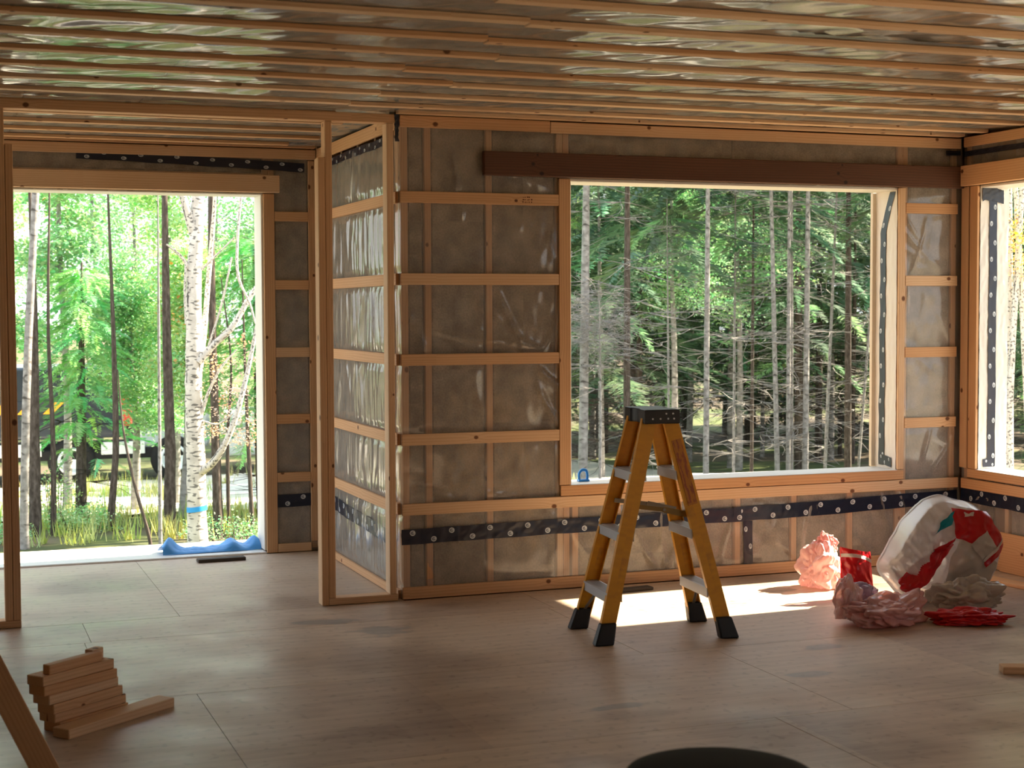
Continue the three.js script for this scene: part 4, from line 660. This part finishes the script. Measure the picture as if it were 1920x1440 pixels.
// ---- stems and leafy trees seen through the doorway
{
  const stem = (name, label, pts, bark) => { const [x, , z] = pts[0], y0 = gh(x, z) - 0.05, g = group(name, [x, y0, z]); tag(g, label, 'tree'); mesh('trunk', taper([[0, 0, 0, pts[0][3] * 1.2], ...pts.map((p) => [p[0] - x, p[1] - y0, p[2] - z, p[3]])], 20, 8, 0.14), bark ?? barkGrey, g); return g; };
  stem('slender_trunk', 'grey trunk just right of the left partition post', [[0.83, -0.7, -9, 0.05], [0.89, 0.97, -9, 0.045], [0.96, 2.11, -9, 0.042], [1.01, 2.9, -9, 0.04], [1.1, 5.5, -9, 0.015]]);
  stem('slender_trunk', 'thin straight grey stem left of the birch', [[2.13, -0.7, -8, 0.022], [2.14, 0.65, -8, 0.018], [2.15, 2.0, -8, 0.012], [2.16, 3.2, -8, 0.005]]);
  stem('slender_trunk', 'thick short dark trunk at the left of the lane', [[1.0, -0.75, -10, 0.075], [1.01, 0.2, -10, 0.06], [1.03, 1.6, -10, 0.04], [1.0, 3.4, -10, 0.015]], barkDark);
  stem('slender_trunk', 'dark forked sapling in front of the truck wheel', [[1.2, -0.75, -10, 0.035], [1.21, 0.2, -10, 0.03], [1.18, 1.4, -10, 0.02], [1.22, 3, -10, 0.01]], barkDark);
  stem('slender_trunk', 'dark trunk midway between wheel and birch', [[1.84, -0.72, -10, 0.045], [1.9, 0.0, -10, 0.04], [1.9, 1.1, -10, 0.03], [1.86, 3.0, -10, 0.012]], barkDark);
  stem('slender_trunk', 'brown trunk close behind the left of the birch', [[2.5, -0.75, -10, 0.075], [2.52, 0.0, -10, 0.065], [2.5, 1.2, -10, 0.055], [2.5, 4.5, -10, 0.02]], barkDark);
  stem('slender_trunk', 'dark trunk close behind the right of the birch', [[2.9, -0.85, -9, 0.06], [2.88, 0.2, -9, 0.05], [2.86, 2.2, -9, 0.04], [2.9, 5, -9, 0.015]], barkDark);
  stem('slender_trunk', 'thin dark sapling near the right door jamb', [[3.28, -0.85, -9, 0.028], [3.24, 0.3, -9, 0.022], [3.22, 1.0, -9, 0.015], [3.2, 2.2, -9, 0.006]], barkDark);
  stem('slender_trunk', 'curved dark sapling beside the right door jamb', [[3.05, -0.85, -9.2, 0.024], [3.05, 0.2, -9.2, 0.02], [3.1, 1.0, -9.2, 0.012], [3.0, 2.0, -9.2, 0.006]], barkDark);
  stem('slender_trunk', 'slanting bare sapling before the lane', [[2.1, -0.85, -8.6, 0.022], [1.95, -0.2, -8.7, 0.018], [1.86, 0.35, -8.8, 0.012], [1.82, 1.0, -8.9, 0.006]], barkDark);
  const dg = 'leafy trees beyond the doorway', dl = 'tall leafy green tree beyond the lane, behind the parked trucks';
  for (const [x, z, h, r, o] of [
    [-0.1, -12.5, 5.2, 1.3, { pal: PAL.bright, crown: 0.30 }], [1.6, -13.3, 5.6, 1.2, { crown: 0.30, mix: 0.03 }], [3.0, -13.0, 5.4, 1.0, { pal: PAL.bright, crown: 0.34 }], [4.3, -12.8, 5.4, 1.6, { crown: 0.3 }], [-2.4, -12, 5, 1.3, { crown: 0.3 }],
    [2.35, -12.1, 3.2, 0.75, { crown: 0.34 }], [2.8, -11.0, 3.3, 0.7, { crown: 0.4, pal: PAL.bright, mix: 0.06 }], [0.8, -25, 8, 2.3, { crown: 0.22, dens: 40, pal: PAL.bright }], [3.2, -25.4, 8.5, 2.4, { crown: 0.22, dens: 40 }], [5.6, -25.2, 8, 2.4, { crown: 0.2, dens: 40, mix: 0.05 }], [8.0, -24.5, 8, 2.4, { crown: 0.2, dens: 40 }], [-1.6, -25, 8, 2.3, { crown: 0.2, dens: 40 }], [-4, -25, 8, 2.3, { crown: 0.2, dens: 36 }],
    [1.3, -31, 10, 2.8, { crown: 0.15, dens: 44 }], [4.5, -30, 10, 2.8, { crown: 0.15, dens: 44 }], [7.8, -30, 10.5, 2.8, { crown: 0.15, dens: 44 }], [-2, -31, 10, 2.8, { crown: 0.15, dens: 40 }],
  ]) broadleaf('leafy_tree', z > -14 ? 'leafy sapling on the near side of the lane' : dl, z > -14 ? 'leafy saplings before the lane' : dg, x, z, h, r, { nb: 16, dens: 34, ...o });
  for (const [x, z, h, r] of [[1.6, -11.2, 3.2, 0.55], [3.75, -10.8, 3.5, 0.65]]) conifer('young_fir', 'young green fir standing before the lane beyond the doorway', 'young firs before the lane', x, z, h, r, { bare: 0.3, n: 260, dead: 8, size: 0.5, pal: () => new THREE.Color().setHSL(rr(0.26, 0.36), rr(0.45, 0.65), rr(0.28, 0.46)) });
  // low growth on the bank
  const bush = (label, x, z, w, h, n, pal, grp) => { const g = group('low_bush', [x, gh(x, z), z]); tag(g, label, 'bush', grp); const lv = []; for (let i = 0; i < n; i++) lv.push([rr(-w, w), rr(0.02, h) , rr(-0.3, 0.3), rr(0.4, 0.8), rr(0, 6.28), rr(-0.5, 0.5), pal()]); cloud('foliage', leafG[1], leafMat, lv, g); const st = []; for (let i = 0; i < 8; i++) { const a = rr(-w, w); st.push(taper([[a * 0.6, 0, rr(-0.2, 0.2), 0.008], [a, h, rr(-0.2, 0.2), 0.003]], 3, 4)); } mesh('stems', merge(st), barkDark, g).userData.kind = 'stuff'; };
  bush('bright green low bush at the edge of the lane', 1.55, -10.2, 0.32, 0.26, 60, PAL.bright); bush('small leafy sapling bush in front of the truck wheel', 1.28, -10.8, 0.16, 0.62, 36, PAL.bright); bush('low dark green plants at the left of the bank', 0.6, -9.6, 0.3, 0.22, 50, PAL.maple); bush('low leaves at the foot of the birch', 2.95, -8.6, 0.4, 0.22, 40, PAL.maple);
  // grass along the lane and on the bank: nobody could count it
  const blade = (() => { const P = []; for (let i = 0; i < 14; i++) { const a = rr(0, 6.28), x = rr(-0.12, 0.12), z = rr(-0.12, 0.12), h = rr(0.1, 0.28), w = 0.008, b = rr(0.03, 0.12); P.push(x - Math.sin(a) * w, 0, z + Math.cos(a) * w, x + Math.sin(a) * w, 0, z - Math.cos(a) * w, x + Math.cos(a) * b, h, z + Math.sin(a) * b); } return rawGeo(P); })();
  const gl = []; for (let i = 0; i < 2600; i++) { const x = rr(-4, 9), z = rr(-19.5, -9); const k = fbm(x * 0.5, z * 0.9, 20, 3); if (k < 0.14 && z < -11.3) continue; gl.push([x, gh(x, z) + 0.01, z, rr(0.6, 1.3), rr(0, 6.28), 0, new THREE.Color().setHSL(rr(0.14, 0.25), rr(0.4, 0.7), rr(0.3, 0.5))]); }
  const gg = group('lane_grass'); gg.userData.kind = 'stuff'; gg.userData.label = 'sunlit yellow green grass along the gravel lane'; gg.userData.category = 'grass'; cloud('grass_blades', blade, leafMat, gl, gg);
}
// ---- woods behind the picture window
{
  const stem = (label, x, z, lean, tr, h, bark, grp) => conifer('bare_trunk', label, grp, x, z, h, 1.0, { trunk: tr, lean, bare: 0.62, n: 60, dead: 26, bark: bark ?? barkGrey, twigMat: barkGrey });
  stem('pale trunk near the left edge of the picture window', 7.73, -10, 0.12, 0.052, 8);
  stem('darker trunk second from the left in the picture window', 8.35, -10, 0.03, 0.04, 8, barkDark);
  stem('pale slim trunk in the middle of the picture window', 9.50, -10, 0.05, 0.033, 8);
  stem('pale leaning pole left of the trunk cluster', 10.88, -10.5, -0.24, 0.03, 8);
  stem('left pole of the close trunk cluster', 11.04, -10.5, 0.0, 0.026, 8); stem('middle pole of the close trunk cluster', 11.14, -10.6, -0.03, 0.032, 8); stem('brightest right pole of the close trunk cluster', 11.25, -10.4, 0.05, 0.036, 8);
  stem('thin pole right of the trunk cluster', 12.55, -12, 0.3, 0.022, 7); stem('grey trunk near the right side of the picture window', 12.96, -12, -0.03, 0.045, 8, barkDark); stem('thin brown pole left of the trunk cluster', 11.3, -12, 0.03, 0.022, 6, barkDark); stem('very thin pole in the middle of the window', 11.0, -12, 0.03, 0.018, 6); stem('short thin pole left of the middle trunk', 9.95, -12, -0.05, 0.016, 5); stem('slanting thin pole at the right window edge', 13.13, -12, 0.5, 0.018, 6);
  // grey dead brush
  const g = group('dead_brush', [7.75, gh(7.75, -9.5), -9.5]); tag(g, 'tangle of grey dead twigs at the left of the picture window', 'bush'); const tw = []; for (let i = 0; i < 190; i++) { const a = rr(0, 6.28), b = Math.acos(rr(-1, 1)), s = Math.cbrt(rnd()); tw.push([Math.sin(b) * Math.cos(a) * 0.46 * s, 2.3 + Math.cos(b) * 0.55 * s, Math.sin(b) * Math.sin(a) * 0.46 * s, rr(0.4, 0.8), rr(0, 6.28), rr(-1.2, 1.2), null]); } cloud('dead_twigs', twigG, barkGrey, tw, g); mesh('stem', taper([[0, 0, 0, 0.02], [0.02, 1.2, 0, 0.018], [0, 2.7, 0, 0.006]], 8, 6), barkGrey, g);
  const lab = 'dark conifer with dead lower twigs deep in the woods behind the picture window', gp = 'conifers behind the picture window';
  const spots = []; for (let row = 0; row < 6; row++) { const z = -15.2 - row * 2.2; const k = (8.28 - z) ; for (let i = 0; i < 10; i++) { const t = Math.tan((21.2 + i * 2.5 + rr(-0.9, 0.9)) * Math.PI / 180); spots.push([t * k + rr(-0.3, 0.3), z + rr(-0.8, 0.8), row]); } }
  const under = [[9.7, -16.5], [11.2, -14.4], [13.0, -15.5], [10.4, -18.5], [11.2, -20.5], [13.8, -19], [16.4, -18], [14.4, -25], [17.8, -25], [11.6, -27], [20.8, -24.5]];
  for (const [x, z, row] of spots) if (!under.some((q) => Math.hypot(q[0] - x, q[1] - z) < 0.75)) conifer('forest_conifer', row < 2 ? 'dark conifer just behind the pale poles of the picture window' : lab, row < 2 ? 'conifers just behind the poles' : gp, x, z, rr(5.6, 6.6) + row * 0.4, rr(1.0, 1.5), { trunk: rr(0.035, 0.075), bare: row < 2 ? rr(0.28, 0.4) : rr(0.08, 0.22), n: 150 + row * 22, dead: 64, bark: rnd() < 0.35 ? barkGrey : barkDark });
  const bl = 'bright leafy tree catching sun between conifers behind the picture window', bg = 'leafy trees behind the picture window';
  for (const [x, z, h, r, o] of [[9.7, -16.5, 5.8, 1.4, { pal: PAL.bright, crown: 0.45 }], [11.2, -14.4, 5.8, 1.3, { crown: 0.45 }], [13.0, -15.5, 6.2, 1.5, { crown: 0.42 }], [10.4, -18.5, 6.6, 1.9, { pal: PAL.bright, crown: 0.3 }], [11.2, -20.5, 8.5, 2.0, { crown: 0.3 }], [13.8, -19, 8, 1.9, { crown: 0.3, mix: 0.1 }], [16.4, -18, 8, 2.0, { pal: PAL.bright, crown: 0.1, mix: 0.08 }], [14.4, -25, 9, 2.4, { crown: 0.2 }], [17.8, -25, 9, 2.4, { crown: 0.12, pal: PAL.bright }], [11.6, -27, 9, 2.4, { crown: 0.2 }], [20.8, -24.5, 9, 2.4, { crown: 0.15 }]]) broadleaf('understory_tree', bl, bg, x, z, h, r, { nb: 14, dens: 30, ...o });
  // right window
  { const x = 10.5, z = -5, y0 = gh(x, z) - 0.05, g = group('maple_clump', [x, y0, z]); tag(g, 'clump of pale stems with yellow and red leaves in the right window', 'tree');
    for (const [dx, dz, l, tr] of [[-0.14, 0, 0.22, 0.035], [0.02, -0.1, -0.06, 0.045], [0.18, 0.1, 0.1, 0.03], [0.4, -0.2, -0.3, 0.035], [0.55, 0, 0.4, 0.03]]) mesh('trunk', taper([[dx, 0, dz, tr * 1.2], [dx + l * 0.4, 2, dz, tr], [dx + l, 4.2, dz, tr * 0.7], [dx + l * 1.6, 6.2, dz, tr * 0.3]], 16, 8, 0.15), barkBirch, g);
    const lv = []; for (let i = 0; i < 80; i++) lv.push([rr(-0.5, 0.9), rr(2.9, 3.5), rr(-0.4, 0.4), rr(0.5, 0.9), rr(0, 6.28), rr(-0.5, 0.5), rnd() < 0.75 ? PAL.autumn() : PAL.bright()]); for (let i = 0; i < 220; i++) lv.push([rr(-0.9, 1.3), rr(3.9, 6.4), rr(-0.8, 0.8), rr(0.7, 1.2), rr(0, 6.28), rr(-0.5, 0.5), rnd() < 0.3 ? PAL.autumn() : PAL.bright()]); cloud('foliage', leafG[1], leafMat, lv, g); }
  for (const [x, z] of [[13.2, -7.6], [14.2, -8.8], [15.4, -9.6], [16.6, -10.8]]) conifer('forest_conifer', 'dark conifer behind the pale stems of the right window', 'conifers behind the right window', x, z, 8, 1.4, { bare: 0.15, n: 200, dead: 20 });
}

renderer.render(scene, camera);
